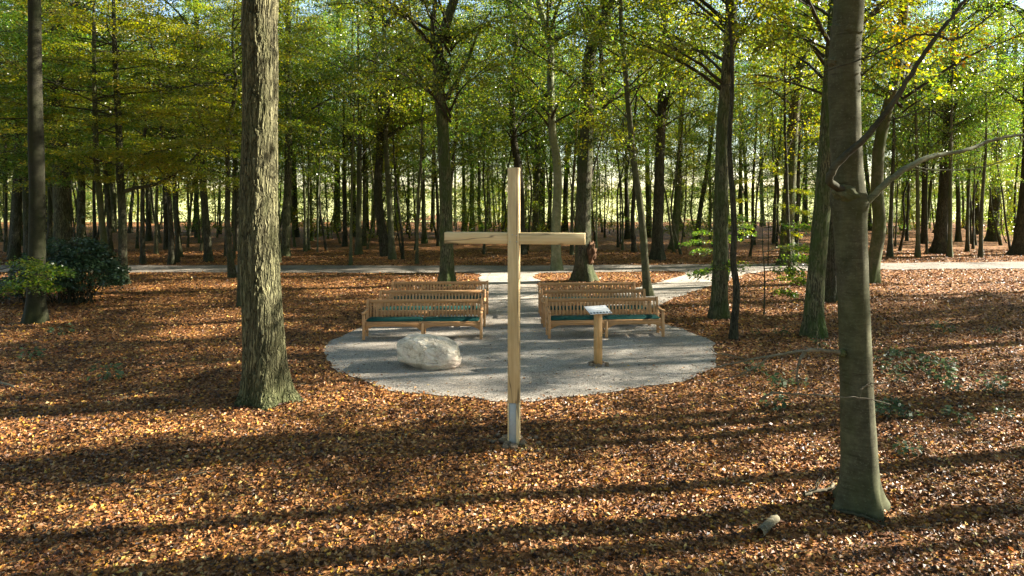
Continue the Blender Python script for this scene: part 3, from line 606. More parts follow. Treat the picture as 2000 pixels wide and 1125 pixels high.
# --- smaller trunks measured in the photo; their labels are written below from their neighbours
MIN = [(97,482,10,'dark','mid'),(11,492,6,'dark','slim'),(186,478,7,'dark','slim'),(279,516,9,'dark','slim'),(291,470,10,'dark','mid'),(305,496,6,'beech','slim'),(325,487,8,'dark','mid'),(346,513,7,'dark','slim'),(385,464,8,'dark','mid'),
 (430,457,5,'dark','slim'),(440,500,5,'dark','slim'),(458,506,4,'beech','slim'),(464,490,10,'dark','tall'),(545,513,7,'beech','slim'),(577,463,12,'dark','tall'),(596,491,6,'beech','slim'),(603,489,5,'beech','slim'),(607,471,8,'oak','mid'),(620,492,3,'pale','slim'),(641,466,3,'dark','slim'),
 (658,453,13,'dark','tall'),(674,480,8,'dark','mid'),(692,462,10,'dark','tall'),(685,518,6,'beech','slim'),(711,479,8,'oak','mid'),(718,451,6,'dark','slim'),(727,441,6,'pale','slim'),(745,477,4,'dark','slim'),(738,461,4,'dark','slim'),(797,457,6,'dark','mid'),(829,474,9,'oak','mid'),(845,446,9,'oak','mid'),(857,481,7,'dark','mid'),
 (889,441,6,'pale','slim'),(906,453,8,'beech','mid'),(922,453,9,'dark','tall'),(952,446,6,'dark','mid'),(958,444,5,'beech','slim'),(965,452,3,'dark','slim'),(983,447,8,'oak','mid'),(1026,456,4,'dark','slim'),(1033,453,3,'dark','slim'),(1041,456,3,'dark','slim'),(1058,455,13,'dark','tall'),(1072,455,9,'dark','mid'),(1103,452,11,'dark','tall'),(1117,499,7,'beech','slim'),
 (1165,491,3,'pale','slim'),(1181,464,3,'dark','slim'),(1212,477,3,'dark','slim'),(1226,467,10,'dark','mid'),(1268,463,11,'dark','tall'),(1386,458,7,'dark','slim'),(1448,470,9,'dark','mid'),(1459,462,8,'dark','mid'),(1471,479,7,'dark','slim'),(1490,441,8,'beech','mid'),(1558,443,4,'dark','slim'),(1568,441,5,'dark','slim'),
 (1738,501,9,'dark','slim'),(1768,451,13,'dark','tall'),(1771,472,5,'dark','slim'),(1793,502,8,'beech','slim'),(1805,476,11,'dark','mid'),(1810,496,4,'dark','slim'),(1855,502,8,'beech','slim'),(1889,492,7,'dark','slim'),(1915,503,8,'beech','slim'),(1900,487,4,'dark','slim'),(1909,458,10,'dark','mid'),(1975,440,13,'dark','tall'),(1982,479,5,'dark','slim')]
occupied = [(t[0].location.x, t[0].location.y) for t in TREES]
for bx, by, w, bark, kind in MIN:
    hue = .22 if bx < 760 else .2; hue += rt.uniform(-.2, .15)
    Y = dist(by); ln = rt.uniform(-.03, .05)*200 if bx > 1000 else rt.uniform(-.05, .03)*200
    pts = [(bx+ln*.3+rt.uniform(-2, 2), by-110), (bx+ln+rt.uniform(-4, 4), by-220)] if w < 14 else []
    r_, _ = T(None, bark, kind, hue, bx, by, w, pts, 9, 16, rt.uniform(.85, 1.15)); occupied.append((r_.location.x, r_.location.y))

# --- the rest of the wood: shared trunks and crowns, every tree an object of its own
GEN = {}
for kind, rr, H in (('young', .028, 5.5), ('open', .2, 20), ('narrow', .19, 21), ('pole', .055, 15), ('column', .17, 21), ('slim', .065, 11), ('mid', .13, 14.5), ('tall', .23, 21), ('broad', .14, 13.5)):
    for v in range(3):
        rg = np.random.RandomState(v+int(H)); nP = 7; z = np.linspace(-.12, H, nP)
        Pp = np.stack([np.cumsum(rg.randn(nP)*.24+rg.randn()*.12), np.cumsum(rg.randn(nP)*.2), z], 1); Pp[:, :2] -= Pp[0, :2]
        rad = rr*(1-.72*np.linspace(0, 1, nP)); rad[-1] *= .3
        for bark in ('dark', 'beech', 'oak'): GEN[kind, v, bark] = trunk_mesh('trunk', Pp, rad, BARKS[bark], v*3+H, 10, 18)
def gen_tree(x, y, kind, bark, hue, sc, group=None, label=None):
    root = thing({'oak': 'oak_tree', 'beech': 'beech_tree', 'dark': 'forest_tree'}[bark], label, 'tree', (x, y, 0), rt.uniform(0, 6.28), group)
    tr = obj('trunk', GEN[kind, rt.randrange(3), bark], root); s = rt.uniform(.8, 1.3); tr.scale = (s, s, sc)
    crown_on(root, kind, (0, 0), hue, sc); TREES.append((root, 1000+x*F/y, y, .1, bark, label is not None)); return root
tries = 0; made = 0
while made < 185 and tries < 6000:
    tries += 1; y = 34.5+41*rt.random()**.8; x = rt.uniform(-1, 1)*(.80*y+3)
    if y < 37.5: continue
    px = 1000+x*F/y
    if any((x-a)**2+(y-b)**2 < (1.5+.01*y)**2 for a, b in occupied): continue
    left = px < 620
    if not left and rt.random() < .35: continue
    kind = rt.choices(['slim', 'mid', 'tall', 'broad'], [.68, .16, .08, .08] if left else [.74, .14, .10, .02])[0]
    gen_tree(x, y, kind, rt.choice(['dark', 'dark', 'beech', 'oak']), (.2 if left else .18)+rt.uniform(-.25, .25), rt.uniform(.8, 1.2)); occupied.append((x, y)); made += 1
k = 0
while k < 85:
    y = rt.uniform(37.5, 72); x = rt.uniform(-.76, .76)*y
    if any((x-a)**2+(y-b)**2 < 1.0 for a, b in occupied): continue
    gen_tree(x, y, 'pole', rt.choice(['dark', 'beech', 'beech', 'oak']), .2+rt.uniform(-.2, .25), rt.uniform(.85, 1.15)); occupied.append((x, y)); k += 1
# understory beeches with wide layered sprays at the left, whose leaves hang over the clearing's edge
for px, y, h, sc in ((-130, 25, -.1, .95), (335, 34, .25, 1.05), (455, 29, .5, .9), (20, 39, -.1, 1.15), (215, 40, .0, 1.15)):
    gen_tree((px-1000)*y/F, y, 'broad', 'dark', h, sc)
# young growth at the meadow's edge, leafy to the ground
k = 0
while k < 150:
    y = rt.uniform(44, 79); x = rt.uniform(-.8, .85)*y
    if any((x-a)**2+(y-b)**2 < 1.2 for a, b in occupied): continue
    yr = gen_tree(x, y, 'young', 'beech', .25+rt.uniform(-.2, .25), rt.uniform(.7, 1.5)); yr.name = 'young_beech'; yr['category'] = 'young tree'; occupied.append((x, y)); k += 1
# sunlit young trees along the far edge, out in the open
for k in range(58):
    y = rt.uniform(80, 93); x = rt.uniform(-.85, .8)*y
    yr = gen_tree(x, y, 'young' if k % 5 else 'slim', 'beech', .25+rt.uniform(-.2, .3), rt.uniform(.7, 1.35)); yr.name = 'young_beech'; yr['category'] = 'young tree'
# unseen sun-side trees, placed and shaped to streak the floor with shade
SHADE_TREES = [(11.5, 5.0, 'open'), (12.2, 7.2, 'narrow'), (14.5, 12.7, 'narrow'), (17.5, 10.2, 'narrow'), (16.5, 19.6, 'open'), (21, 18.6, 'narrow'), (25, 21.2, 'open')]
SHADE_TREES += [(x, q+.194*x, kd) for x, q, kd in ((22, 3.2, 'column'), (25, 4.6, 'column'), (21, 5.3, 'column'), (27, 6.0, 'column'), (16, 10.1, 'column'), (16.5, 8.3, 'column'), (22, 11.2, 'column'), (28, 10.5, 'column'), (26, 14.4, 'column'), (27, 17.2, 'column'), (28, 21.6, 'column'), (30, 24, 'column'),
    (32, 4.2, 'tall'), (30, 15.8, 'open'), (35, 18.8, 'tall'), (43, 21, 'tall'), (38, 13.3, 'column'))]
for x, y, kd in SHADE_TREES:
    gen_tree(x, y, kd, rt.choice(['dark', 'beech']), .4, rt.uniform(.9, 1.1), 'unseen trees added on the sun side to shade the clearing', 'unseen tall tree right of the knotted beech, added to shade the floor')
# the wood goes on behind the viewer and to the left, and keeps much of the sky off the floor
for x, y in ((-22, -4), (-15, -9), (-8, -7), (-1, -10), (6, -7), (12, -10), (18, -5), (-26, -14), (-18, -17), (-10, -16), (-3, -19), (5, -17), (12, -19), (20, -14), (24, -20), (-5, -27), (8, -28), (-14, -26), (17, -28), (-16, 3), (-20, 9), (-25, 15), (-29, 6), (-31, 20), (-36, 12), (-24, -1), (16, -1), (22, 1.5)):
    gen_tree(x, y, 'tall', rt.choice(['dark', 'beech', 'oak']), .3, rt.uniform(.9, 1.1), 'tall trees of the wood behind the viewer', 'tall tree of the wood around the near side of the clearing')


# --- labels of the smaller trees, from the handwritten neighbour they stand beside
NEAR = [(68, 'the left edge beech'), (124, 'the holly bush'), (243, 'the pale footed trunk'), (408, 'the leaning trunk beside the path'), (519, 'the thick furrowed oak'), (700, 'the pale smooth trunk'), (767, 'the pale rooted trunk'), (874, 'the mossy bench oak'), (1003, 'the cross'),
        (1087, 'the pale sunlit beech'), (1140, 'the burled oak'), (1284, 'the flared dark trunk'), (1405, 'the rough upright oak'), (1538, 'the dark double trunk'), (1680, 'the knotted beech'), (1838, 'the thick flared trunk')]
ORD = ['first', 'second', 'third', 'fourth', 'fifth', 'sixth', 'seventh', 'eighth', 'ninth', 'tenth', 'eleventh', 'twelfth', 'thirteenth', 'fourteenth', 'fifteenth', 'sixteenth']
small = sorted([t for t in TREES if not t[5]], key=lambda t: t[1]); cnt = {}
for root, px, Y, w, bark, _ in small:
    young = root.name.startswith('young'); nm = [q for q in NEAR if q[0] <= px]; ref = nm[-1][1] if nm else 'the picture edge'
    col = {'dark': 'dark', 'beech': 'green-grey', 'oak': 'brown', 'pale': 'pale'}[bark]
    if px < 0 or px > 2000:
        side = 'left' if px < 0 else 'right'; root['label'] = f'{col} trunk of the wood continuing beyond the {side} picture edge'; root['group'] = f'{col} trees beyond the {side} edge'; continue
    if young:
        root['label'] = f'leafy young beech before the meadow, right of {ref}'; root['group'] = f'young beeches right of {ref}'; continue
    if Y > 58:
        root['label'] = f'slim {col} trunk far back, right of {ref}'; root['group'] = f'far {col} trunks right of {ref}'; continue
    band = 'beyond the path' if Y < 44 else 'deep in the stand'
    k = cnt.get((ref, band), 0); cnt[ref, band] = k+1
    root['label'] = f"{ORD[min(k, 15)]} trunk right of {ref}, {col}, {band}"; root['group'] = 'smaller trees beyond the path'

# far woods (masses without trees one could count)
def mass(name, x0, x1, y0, y1, h, n, size, label, seed):
    rg = np.random.RandomState(seed); mb = MB(); x = x0+(x1-x0)*rg.rand(n); y = y0+(y1-y0)*rg.rand(n)
    top = h*(.65+.35*vnoise(x*.12, y*.12, 1.1)+.18*vnoise(x*.4, y*.4, 2)); z = top*rg.rand(n)**.75
    k = vnoise(x*.5, y*.5, z*.6) > -.35; P = np.stack([x, y, z], 1)[k]; m = len(P)
    A = rg.randn(m, 3); Nn = rg.randn(m, 3)*.6+[0, -.3, .8]; mb.add(*leaf_quads(rg, P, A, Nn, size, .8)); o = mb.build(name, FAR); o.color = (.35, 0, 0, 1)
    return tag(o, label, kind='stuff')
FAR = m_far()
mass('far_woods', -130, -52, 95, 120, 17, 45000, .5, 'far wood reading as one green mass behind the left trees', 4)
mass('far_treeline', -330, 330, 300, 330, 6.5, 45000, 1.0, 'distant treeline beyond the meadow', 5)

# ------------------------------------------------------------------ shrubs, saplings and herbs
def bush(name, label, cat, x, y, parts, m, size, seed, hue=.3, group=None):
    root = thing(name, label, cat, (x, y, 0), 0, group); rg = np.random.RandomState(seed); mb = MB(); sb = MB()
    for cx, cyy, cz, r, n in parts:
        for k in range(n):
            d = rg.randn(3); d /= np.linalg.norm(d); d[2] = abs(d[2])*.8-.15; tip = np.array([cx, cyy, cz])+d*r*(.6+.5*rg.rand())
            tip[2] = max(tip[2], .12); st = np.array([cx*.6, cyy*.6, 0])+rg.randn(3)*[.2, .2, 0]
            q = catmull([st, (st+tip)/2+[0, 0, .25*r]+rg.randn(3)*.1, tip], 8)
            if k % 3 == 0: tube(sb, q, np.linspace(.014, .004, 8), 4)
            spray(rg, mb, q[5], (d[0], d[1]+.01, .1), .55*r, .28*r, int(26+20*rg.rand()), size, .8, .25)
    sb.build('stems', TWIG, root); o = mb.build('foliage', m, root); o.color = (hue, 0, 0, 1); return root
x, y = at(135, 592)
bush('holly_bush', 'dark glossy evergreen holly bush beside the left edge beech', 'bush', x, y, [(-.2, .3, 1.2, 1.3, 120), (.75, .2, .8, .85, 80), (-1.3, .1, .6, .9, 60), (.0, .3, 2.2, .8, 60), (-2.2, .2, .4, .6, 30), (.5, .3, 1.6, .8, 50)], HOLLY, .10, 21, .3)
def sapling(name, label, x, y, h, sprays, hue, seed, size=.085, m=None):
    root = thing(name, label, 'young tree', (x, y, 0)); rg = np.random.RandomState(seed); sb = MB(); mb = MB()
    q = catmull([(0, 0, -.05), (.03, .02, h*.35), (-.04, 0, h*.7), (.02, .03, h)], 16); tube(sb, q, np.linspace(.028, .006, 16), 6)
    for z, az, L, n in sprays:
        b = np.array([0, 0, z]); d = np.array([math.cos(az), math.sin(az), .12]); bq = catmull([b, b+d*L*.5+[0, 0, .04], b+d*L+[0, 0, -.08*L]], 8); tube(sb, bq, np.linspace(.012, .003, 8), 4)
        spray(rg, mb, bq[2], tuple(d), L*.85, L*.36, int(n*2.6), size, .75, .2)
        spray(rg, mb, bq[4], (math.cos(az+.6), math.sin(az+.6), .05), L*.5, L*.25, n, size, .75, .2)
        spray(rg, mb, bq[4], (math.cos(az-.6), math.sin(az-.6), .05), L*.5, L*.25, n, size, .75, .2)
    sb.build('trunk', TWIG, root); o = mb.build('foliage', m or LEAF, root); o.color = (hue, 0, 0, 1); return root
x, y = at(-10, 648); sapling('beech_sapling', 'bright yellow-green leafy spray in front of the left edge beech', x, y, 2.0, [(1.5, .05, 1.7, 110), (1.3, -.25, 1.4, 80), (1.6, .35, 1.3, 70), (1.7, 2.6, 1.0, 50), (1.15, -.7, 1.0, 50), (1.05, .2, 1.4, 60), (1.75, .0, 1.0, 50)], .12, 4)
x, y = at(1492, 618); sapling('beech_sapling', 'yellow-green young beech with flat sprays right of the rough oak', x, y, 3.2, [(1.2, 3.0, 1.9, 110), (1.5, 3.5, 1.5, 80), (1.0, .2, 1.3, 110), (1.9, .3, 1.6, 100), (2.2, 3.0, 1.3, 60), (1.4, -1.2, 1.2, 80), (2.6, -.3, 1.3, 70), (2.8, 2.4, 1.0, 50), (.6, .4, 1.0, 60), (1.7, -.7, 1.3, 80)], .15, 5)
x, y = at(1335, 560); sapling('beech_sapling', 'small green sapling sprays over the branching path', x+2.2, y+1.5, 2.6, [(1.5, 3.0, 1.7, 60), (1.2, 3.3, 1.4, 50), (1.9, 2.8, 1.3, 40), (1.9, .3, 1.1, 40), (2.2, -.7, .9, 30)], .1, 6)
x, y = at(1500, 520); sapling('beech_sapling', 'airy sapling beyond the path between rough oak and double trunk', x, y, 5.0, [(2.0, 3.2, 1.8, 90), (2.6, .2, 1.9, 90), (3.1, 2.8, 1.9, 90), (3.6, -.3, 1.7, 80), (1.5, .1, 1.5, 70), (4.1, 2.9, 1.5, 70), (4.5, .5, 1.4, 60), (2.9, -1.2, 1.5, 60)], .45, 7)
def herb_mesh(seed):
    rg = np.random.RandomState(seed); mb = MB()
    for k in range(9):
        az = rg.rand()*6.28; r = .05+.16*rg.rand(); p = np.array([math.cos(az)*r*.3, math.sin(az)*r*.3, .05+.1*rg.rand()])
        q = catmull([(0, 0, 0), p*.6+[0, 0, .04], p], 5); tube(mb, q, .003, 4)
        spray(rg, mb, p, (math.cos(az), math.sin(az), .2), .14, .08, 6, .075, .5, .2)
    return mb.mesh('herb', HERB)
HM = [herb_mesh(k) for k in range(3)]
hr = random.Random(12)
for k in range(34):
    px, py = hr.uniform(1720, 2040), hr.uniform(645, 830)
    if k > 22: px, py = hr.uniform(1430, 1620), hr.uniform(650, 800)
    if k > 29: px, py = [(60, 705), (120, 655), (210, 745), (1770, 880)][k-30]
    x, y = at(px, py)
    o = bpy.data.objects.new('bramble_plant', None); C.objects.link(o); fo = obj('foliage', HM[k % 3], o); fo.color = (.2, 0, 0, 1); z = float(ground_z(np.array([x]), np.array([y]))[0]); o.location = (x, y, z); s = hr.uniform(.7, 1.6); o.scale = (s, s, s); o.rotation_euler = (0, 0, hr.uniform(0, 6)); o.color = (.2, 0, 0, 1)
    tag(o, 'small low green bramble plant among the fallen leaves', 'plant', 'low green plants in the leaf litter')

# ------------------------------------------------------------------ fallen leaves (stuff)
def litter():
    rg = np.random.RandomState(2); out = []
    n = 1300000; y = 4.3+38*rg.rand(n)**1.0; x = (rg.rand(n)*2-1)*(.86*y+2.5)
    area = 38*0+1.72*y+5                     # width of the strip at y
    dens = 1350*np.minimum(1, (8.5/y))**1.55
    p = dens*area*38/n; keep = rg.rand(n) < p; x, y = x[keep], y[keep]
    sd = np.minimum(sd_clearing(x, y), sd_path(x, y))
    k = np.where(sd > .12, 1, np.where(sd > -.25, .6*np.clip((sd+.25)/.37, 0, 1)**1.3+.05, .05+.06*np.exp((sd+.25)/.35))); k = np.where((sd_path(x, y) < 0) & (y > 30), k*.7, k)
    keep = rg.rand(len(x)) < k; return x[keep], y[keep], sd[keep], rg
def litter_mesh():
    x, y, sd, rg = litter(); n = len(x); z = ground_z(x, y)+np.where(sd > 0, .002+.02*rg.rand(n), .014+.006*rg.rand(n))
    L = (.023+.056*rg.rand(n)**2.0)*np.clip(.9+y/60, .9, 1.5); L *= np.where(sd < -.1, .75, 1); W = L*(.26+.1*rg.rand(n)); a = rg.rand(n)*6.283
    tl = np.where(sd > 0, 1, .5); nx, ny = rg.randn(n)*.45*tl, rg.randn(n)*.45*tl
    Nn = np.stack([nx, ny, np.ones(n)], 1); Nn /= np.linalg.norm(Nn, axis=1)[:, None]
    A = np.stack([np.cos(a), np.sin(a), np.zeros(n)], 1); A -= Nn*(A*Nn).sum(1)[:, None]; A /= np.linalg.norm(A, axis=1)[:, None]; B = np.cross(Nn, A)
    P = np.stack([x, y, z], 1); f = (L*(rg.rand(n)*.75-.2)*tl)[:, None]; tipc = (L*(rg.rand(n)*.55-.15)*tl)[:, None]; L_, W_ = L[:, None], W[:, None]
    V = np.stack([P-A*L_*.5+Nn*tipc*.5, P+B*W_-A*L_*.05+Nn*f, P+A*L_*.5+Nn*tipc, P-B*W_-A*L_*.05+Nn*f, P], 1)
    V[:, :, 2] = np.maximum(V[:, :, 2], (z-.003)[:, None]); V = V.reshape(-1, 3); i = np.arange(n)[:, None]*5
    Q = np.concatenate([i+np.array([[0, 1, 2, 4]]), i+np.array([[0, 4, 2, 3]])]); print('litter leaves', n)
    me = np_mesh('fallen_leaves', V, [Q], False); me.materials.append(LITTER); return me
tag(obj('fallen_leaves', litter_mesh()), 'brown, orange and yellow fallen leaves', kind='stuff')

def twigs():
    rg = np.random.RandomState(17); mb = MB()
    for k in range(900):
        y = 4.8+30*rg.rand()**1.4; x = (rg.rand()*2-1)*(.8*y+1); sd = float(min(sd_clearing(np.array([x]), np.array([y]))[0], sd_path(np.array([x]), np.array([y]))[0]))
        if sd < 0 and rg.rand() < .6: continue
        z = float(ground_z(np.array([x]), np.array([y]))[0])+(.022 if sd > 0 else .014); L = .08+.35*rg.rand()**2.5; a = rg.rand()*6.283; d = np.array([math.cos(a), math.sin(a), rg.randn()*.06])
        q = catmull([(x, y, z), np.array([x, y, z+.006])+d*L*.5+rg.randn(3)*[.02, .02, .004], np.array([x, y, z])+d*L], 6); tube(mb, q, np.linspace(.0045, .002, 6)*(.7+rg.rand()), 4, cap=False)
    return mb
tag(twigs().build('fallen_twigs', DEAD), 'thin dead twigs strewn over the leaves', kind='stuff')

# ------------------------------------------------------------------ wooden cross
cx, cyy = at(1004, 869)
cross = thing('wooden_cross', 'tall plain cross of pale squared oak beams on a steel foot', 'cross', (cx, cyy, 0), R(-8))
w = .083
mb = MB(); box(mb, -w, w, -w, w, .63, 4.03, bev=.006); mb.build('upright', WOOD_V, cross)
mb = MB(); box(mb, -w, -w+.018, -w+.002, w-.002, -.1, .6285, bev=.002); box(mb, w-.040, w, -w+.002, w-.002, -.1, .6285, bev=.002); box(mb, -w+.0185, w-.0405, -w+.055, w-.002, -.1, .6285, bev=.002); mb.build('foot_cheeks', WOOD_V, cross)
mb = MB(); box(mb, -w+.021, w-.043, -w+.012, -w+.05, -.1, .625, bev=.002); mb.build('steel_bracket', STEEL, cross)
for sx in (-1, 1):
    mb = MB(); a, b = (w+.001, 1.03) if sx > 0 else (-1.02, -w-.001); box(mb, a, b, -w+.004, w-.006, 2.925, 3.088, bev=.007); mb.build('crossbeam', WOOD_H, cross)
for bx_, bz in ((-.05, 2.96), (.05, 2.96), (.045, 3.05), (-.015, 3.06)):
    mb = MB(); tube(mb, [(bx_, -w-.006, bz), (bx_, -w+.01, bz)][::-1], .009, 10); mb.build('bolt', BOLT, cross)

def stone_mesh(seed):
    rg = random.Random(seed); bm = bmesh.new(); bmesh.ops.create_icosphere(bm, subdivisions=2, radius=1); o = Vector((seed*3.1, seed*1.7, 0)); sc = (rg.uniform(.8, 1.3), rg.uniform(.7, 1.0), rg.uniform(.5, .75))
    for v in bm.verts:
        p = v.co.copy(); m = max(abs(p.x), abs(p.y), abs(p.z)); q = p.lerp(p/m*.82, .5); q *= 1+.38*mnoise.fractal(p*1.3+o, 1, 2, 3); v.co = Vector((q.x*sc[0], q.y*sc[1], q.z*sc[2]))
    b = MB(); add_bm(b, bm); bm.free(); return b.mesh('cobble', STONE, False)
SM = [stone_mesh(k) for k in range(6)]
sr = random.Random(4)
def ring(x, y, r, n, s0, s1, label, group, extra=0):
    for k in range(n):
        a = k/n*6.283+sr.uniform(-.25, .25); rr = r*sr.uniform(.7, 1.6); s = sr.uniform(s0, s1); o = obj('cobble_stone', SM[sr.randrange(6)])
        o.location = (x+math.cos(a)*rr, y+math.sin(a)*rr, s*.5); o.scale = (s, s, s); o.rotation_euler = (sr.uniform(-.4, .4), sr.uniform(-.4, .4), sr.uniform(0, 6)); tag(o, label, 'stone', group)
ring(cx, cyy, .17, 9, .055, .085, 'rough grey cobble heaped round the foot of the wooden cross', 'stones round the cross foot')
ring(cx+.02, cyy-.02, .27, 8, .035, .06, 'rough grey cobble heaped round the foot of the wooden cross', 'stones round the cross foot')

# ------------------------------------------------------------------ boulder
def boulder():
    bm = bmesh.new(); bmesh.ops.create_icosphere(bm, subdivisions=6, radius=1)
    for v in bm.verts:
        p = v.co.copy(); m = (abs(p.x)**3.4+abs(p.y)**3.0+abs(p.z)**3.2)**(1/3.2); q = p/m
        q *= 1+.085*mnoise.fractal(p*1.15+Vector((4, 2, 7)), 1, 2, 5)
        rdg = abs(mnoise.noise(p*2.1+Vector((1, 5, 2)))); q *= 1-.05*max(0, .25-rdg)*4*.5
        q *= 1+.018*mnoise.fractal(p*6, 1, 2, 3)
        x, y, z = q.x*.66, q.y*.47, q.z*.36
        z += -.055*(q.x+.2)*(q.z > -.2)                        # higher at the left
        z *= 1+.05*math.cos(q.x*2)
        if z < -.12: y *= 1-.5*(-.12-z)/.3; x = x*(1-.04*(-.12-z)/.3)
        if x < 0 and z < -.14: z += (-.14-z)*.45*min(1, -x/.4)   # undercut left foot
        v.co = Vector((x, y, z+.27))
    b = MB(); add_bm(b, bm); bm.free(); return b
x, y = at(834, 722)
o = boulder().build('boulder', m_rock()); o.location = (x, y+.3, 0); o.rotation_euler = (0, R(4), R(-6)); tag(o, 'large rounded pale granite boulder on the gravel before the left benches', 'boulder')

# ------------------------------------------------------------------ lectern
x, y = at(1168, 713)
lec = thing('lectern', 'square orange oak post carrying a tilted pale metal plate', 'lectern', (x, y, 0), R(20))
mb = MB(); box(mb, -.070, .070, -.070, .070, -.05, 1.10, bev=.008); mb.build('post', POST_W, lec)
M = Matrix.Translation((0, 0, 1.165)) @ Matrix.Rotation(R(20), 4, 'X')
mb = MB(); box(mb, -.255, .255, -.165, .165, 0, .012, M, .002); pl = mb.build('plate', PLATE, lec)
for k in range(7):
    mb = MB(); xx = -.225+.075*k; c = catmull([(0, 0, 0), (0, 0, .004)], 2)
    th = [2*math.pi*q/12 for q in range(12)]; b = []
    poly = [(xx+.024*math.cos(a)*(1.15 if q % 3 else .85), -.125+.022*math.sin(a)) for q, a in enumerate(th)]
    bm = bmesh.new(); vs = [bm.verts.new((px_, py_, .0122)) for px_, py_ in poly]; vt = [bm.verts.new((px_, py_, .0150)) for px_, py_ in poly]; bm.faces.new(vt)
    for q in range(12): bm.faces.new((vs[q], vs[(q+1) % 12], vt[(q+1) % 12], vt[q]))
    bmesh.ops.transform(bm, matrix=M, verts=bm.verts); add_bm(mb, bm); bm.free(); mb.build('printed_mark', INK, pl, False)
mb = MB(); box(mb, -.06, .06, -.06, .06, 1.095, 1.16, bev=.004); mb.build('bracket', STEEL, lec)
ring(x, y, .16, 7, .04, .065, 'small stone set round the foot of the lectern post', 'stones round the lectern foot')

# ------------------------------------------------------------------ benches
BL, BD = 2.96, .50                          # length, depth
def leg_box(mb, x, y, z0, z1, a=.032, b=.032, lean=0.):
    M = Matrix.Translation((x, y, z0)); S = Matrix.Identity(4); S[1][2] = lean; box(mb, -a, a, -b, b, 0, z1-z0, M @ S, .004)
def make_bench(label):
    r = thing('garden_bench', label, 'bench', (0, 0, 0), 0, 'slatted wooden benches in two rows facing the cross'); h = BL/2-.035
    for sx in (-1, 0, 1):
        mb = MB(); leg_box(mb, sx*h, -BD/2, 0, .645 if sx else .41); mb.build('leg', TEAK_Z, r)                       # front
        mb = MB(); leg_box(mb, sx*h, BD/2-.05, 0, .92 if sx else .42, .032, .026, .13); mb.build('leg', TEAK_Z, r)      # rear, runs up as the back post
    mb = MB()
    for a, b in ((-h+.033, -.033), (.033, h-.033)):
        box(mb, a, b, -BD/2-.016, -BD/2+.016, .325, .415)
        for e, s in ((a, 1), (b, -1)):                         # curved brackets under the seat rail
            prism(mb, [(e, .3245), (e+s*.22, .3245), (e+s*.13, .30), (e+s*.05, .265), (e, .225)], -BD/2-.013, -BD/2+.013)
        box(mb, a, b, BD/2-.03, BD/2, .325, .40)
    mb.build('seat_rail', TEAK_X, r)
    mb = MB()
    for k in range(6): yy = -BD/2+.035+k*.078; box(mb, -h+.034, h-.034, yy, yy+.066, .416, .436)
    box(mb, -h+.034, h-.034, -BD/2-.024, -BD/2+.030, .417, .440); mb.build('seat', TEAK_X, r)
    mb = MB()
    for a in (-h+.033, ): box(mb, -h+.033, h-.033, BD/2+.052, BD/2+.084, .815, .905, bev=.008)
    box(mb, -h+.033, h-.033, BD/2-.004, BD/2+.026, .440, .475); mb.build('back_rail', TEAK_X, r)
    mb = MB(); nS = 31
    for k in range(nS):
        xx = -h+.075+(2*h-.15)*k/(nS-1); M = Matrix.Translation((xx, BD/2+.018, .4755)); S = Matrix.Identity(4); S[1][2] = .135
        box(mb, -.023, .023, -.008, .008, 0, .339, M @ S, .002)
    mb.build('back_slats', TEAK_Z, r)
    for sx in (-1, 1):
        mb = MB(); n = 9; prof = [(-BD/2-.06+.0*k, 0) for k in range(1)]
        yb = BD/2+.005; pts = [(-BD/2-.075, .628), (-BD/2-.085, .65), (-BD/2-.07, .675), (-BD/2-.02, .682), (-.05, .664), (.12, .668), (yb, .70), (yb, .662), (.12, .634), (-.05, .630), (-BD/2-.02, .6455), (-BD/2-.05, .6455)]
        M = Matrix.Rotation(R(90), 4, 'Z'); prism(mb, [(p, z) for p, z in pts], -.038, .038, Matrix.Translation((sx*h, 0, 0)) @ M); mb.build('armrest', TEAK_Y, r)
        mb = MB(); box(mb, sx*h-.018, sx*h+.018, -BD/2+.033, BD/2-.05, .10, .15); box(mb, sx*h-.018, sx*h+.018, -BD/2+.033, BD/2-.03, .325, .40); mb.build('side_rail', TEAK_Y, r)
    mb = MB(); box(mb, -.018, .018, -BD/2+.033, BD/2-.05, .10, .15); mb.build('side_rail', TEAK_Y, r)
    return r
def make_cushion(label, group):
    bm = bmesh.new(); bmesh.ops.create_grid(bm, x_segments=40, y_segments=14, size=.5); V = []
    Lc, Dc = (BL-.16)/2, .44; mb = MB(); nx, ny = 41, 13; u, v = np.meshgrid(np.linspace(-1, 1, nx), np.linspace(-1, 1, ny))
    bm.free(); prof = (1-np.abs(u)**10)**.5*(1-np.abs(v)**5)**.5; x = u*Lc/2; y = v*Dc/2
    zt = .012+.045*prof*(1+.08*vnoise(u*3, v*2, 1))-.004*np.exp(-((np.abs(u)-.5)/.02)**2); zb = np.where(prof > .02, 0., .012)
    top = np.stack([x, y, zt], -1).reshape(-1, 3); bot = np.stack([x, y, zb], -1).reshape(-1, 3)
    i = np.arange(ny-1)[:, None]*nx; j = np.arange(nx-1)[None]; Q = np.stack([i+j, i+j+1, i+nx+j+1, i+nx+j], -1).reshape(-1, 4)
    mb.add(top, Q); mb.add(bot, Q[:, ::-1])
    ring_ = np.concatenate([np.arange(nx), np.arange(1, ny)*nx+nx-1, (ny-1)*nx+np.arange(nx-2, -1, -1), np.arange(ny-2, 0, -1)*nx]); n2 = nx*ny; k2 = np.roll(ring_, -1)
    mb.Q.append(np.stack([ring_, ring_+n2, k2+n2, k2], -1).astype(np.int32))
    return tag(mb.build('seat_cushion', CUSH), label, 'cushion', group)
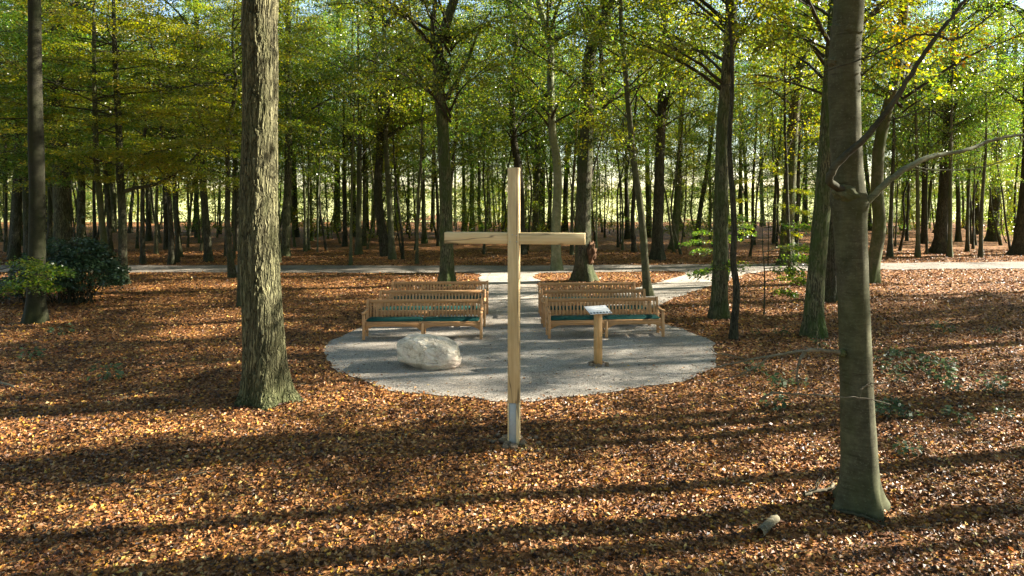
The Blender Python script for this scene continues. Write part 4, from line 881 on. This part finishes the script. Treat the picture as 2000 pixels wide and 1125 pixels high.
B = [(-2.22, 17.12, .03, 'slatted wooden bench in the front row behind the boulder'), (2.35, 17.35, .075, 'slatted wooden bench in the front row behind the lectern'),
     (-2.20, 18.72, .03, 'slatted wooden bench in the middle row left of the cross'), (2.29, 18.78, .06, 'slatted wooden bench in the middle row right of the cross'),
     (-2.19, 20.55, .03, 'slatted wooden bench in the back row before the mossy green oak'), (2.28, 20.35, .05, 'slatted wooden bench in the back row before the burled oak')]
proto = None; cproto = None
for bx_, by_, rz, lab in B:
    b = make_bench(lab) if proto is None else copy_tree(proto)
    if proto is None: proto = b
    b['label'] = lab; b.location = (bx_, by_, .014); b.rotation_euler = (0, 0, rz)
    for sx, side in ((-1, 'left'), (1, 'right')):
        row, where = lab[28:].split(' row ', 1); cl = f'green cushion on the {side} half of the {row} bench {where}'
        c = make_cushion(cl, 'green bench cushions') if cproto is None else copy_tree(cproto)
        if cproto is None: cproto = c
        c['label'] = cl; dx = sx*(BL-.14)/4; c.location = (bx_+dx*math.cos(rz), by_+dx*math.sin(rz)-.01, .4575); c.rotation_euler = (0, 0, rz)

# ------------------------------------------------------------------ fallen wood and small things on the floor
def log(label, pts, r0, r1, m=DEAD, seed=0, name='fallen_branch'):
    rg = np.random.RandomState(seed); Q = [(*at(x, y), r0*.8) for x, y in pts]; c = catmull(Q, 20); c[1:-1] += rg.randn(18, 3)*.004; mb = MB(); o = c[0].copy(); o[2] = 0
    tube(mb, c-o, np.linspace(r0, r1, 20), 8); sidetwigs(mb, c-o, rg, 4, .25, r1*.6, 1., .1) if r1 < .03 else None; ob = mb.build(name, m); ob.location = o; return tag(ob, label, 'branch')
log('short broken pale log lying in leaves before the knotted beech', [(1484, 1048), (1498, 1034), (1516, 1019)], .05, .045, DEAD, 1)
log('curved pale fallen branch left of the knotted beech foot', [(1570, 968), (1595, 962), (1622, 958), (1628, 948)], .025, .018, DEAD, 2)
log('dark fallen branch across the knotted beech foot', [(1640, 1000), (1690, 1012), (1730, 1030)], .02, .01, TWIG, 3)
log('small pale fallen branch at the left edge', [(0, 752), (15, 756), (28, 760)], .04, .03, DEAD, 4)
log('thin fallen branch on the leaves right of the gravel', [(1700, 705), (1760, 690), (1830, 700)], .02, .01, TWIG, 6)
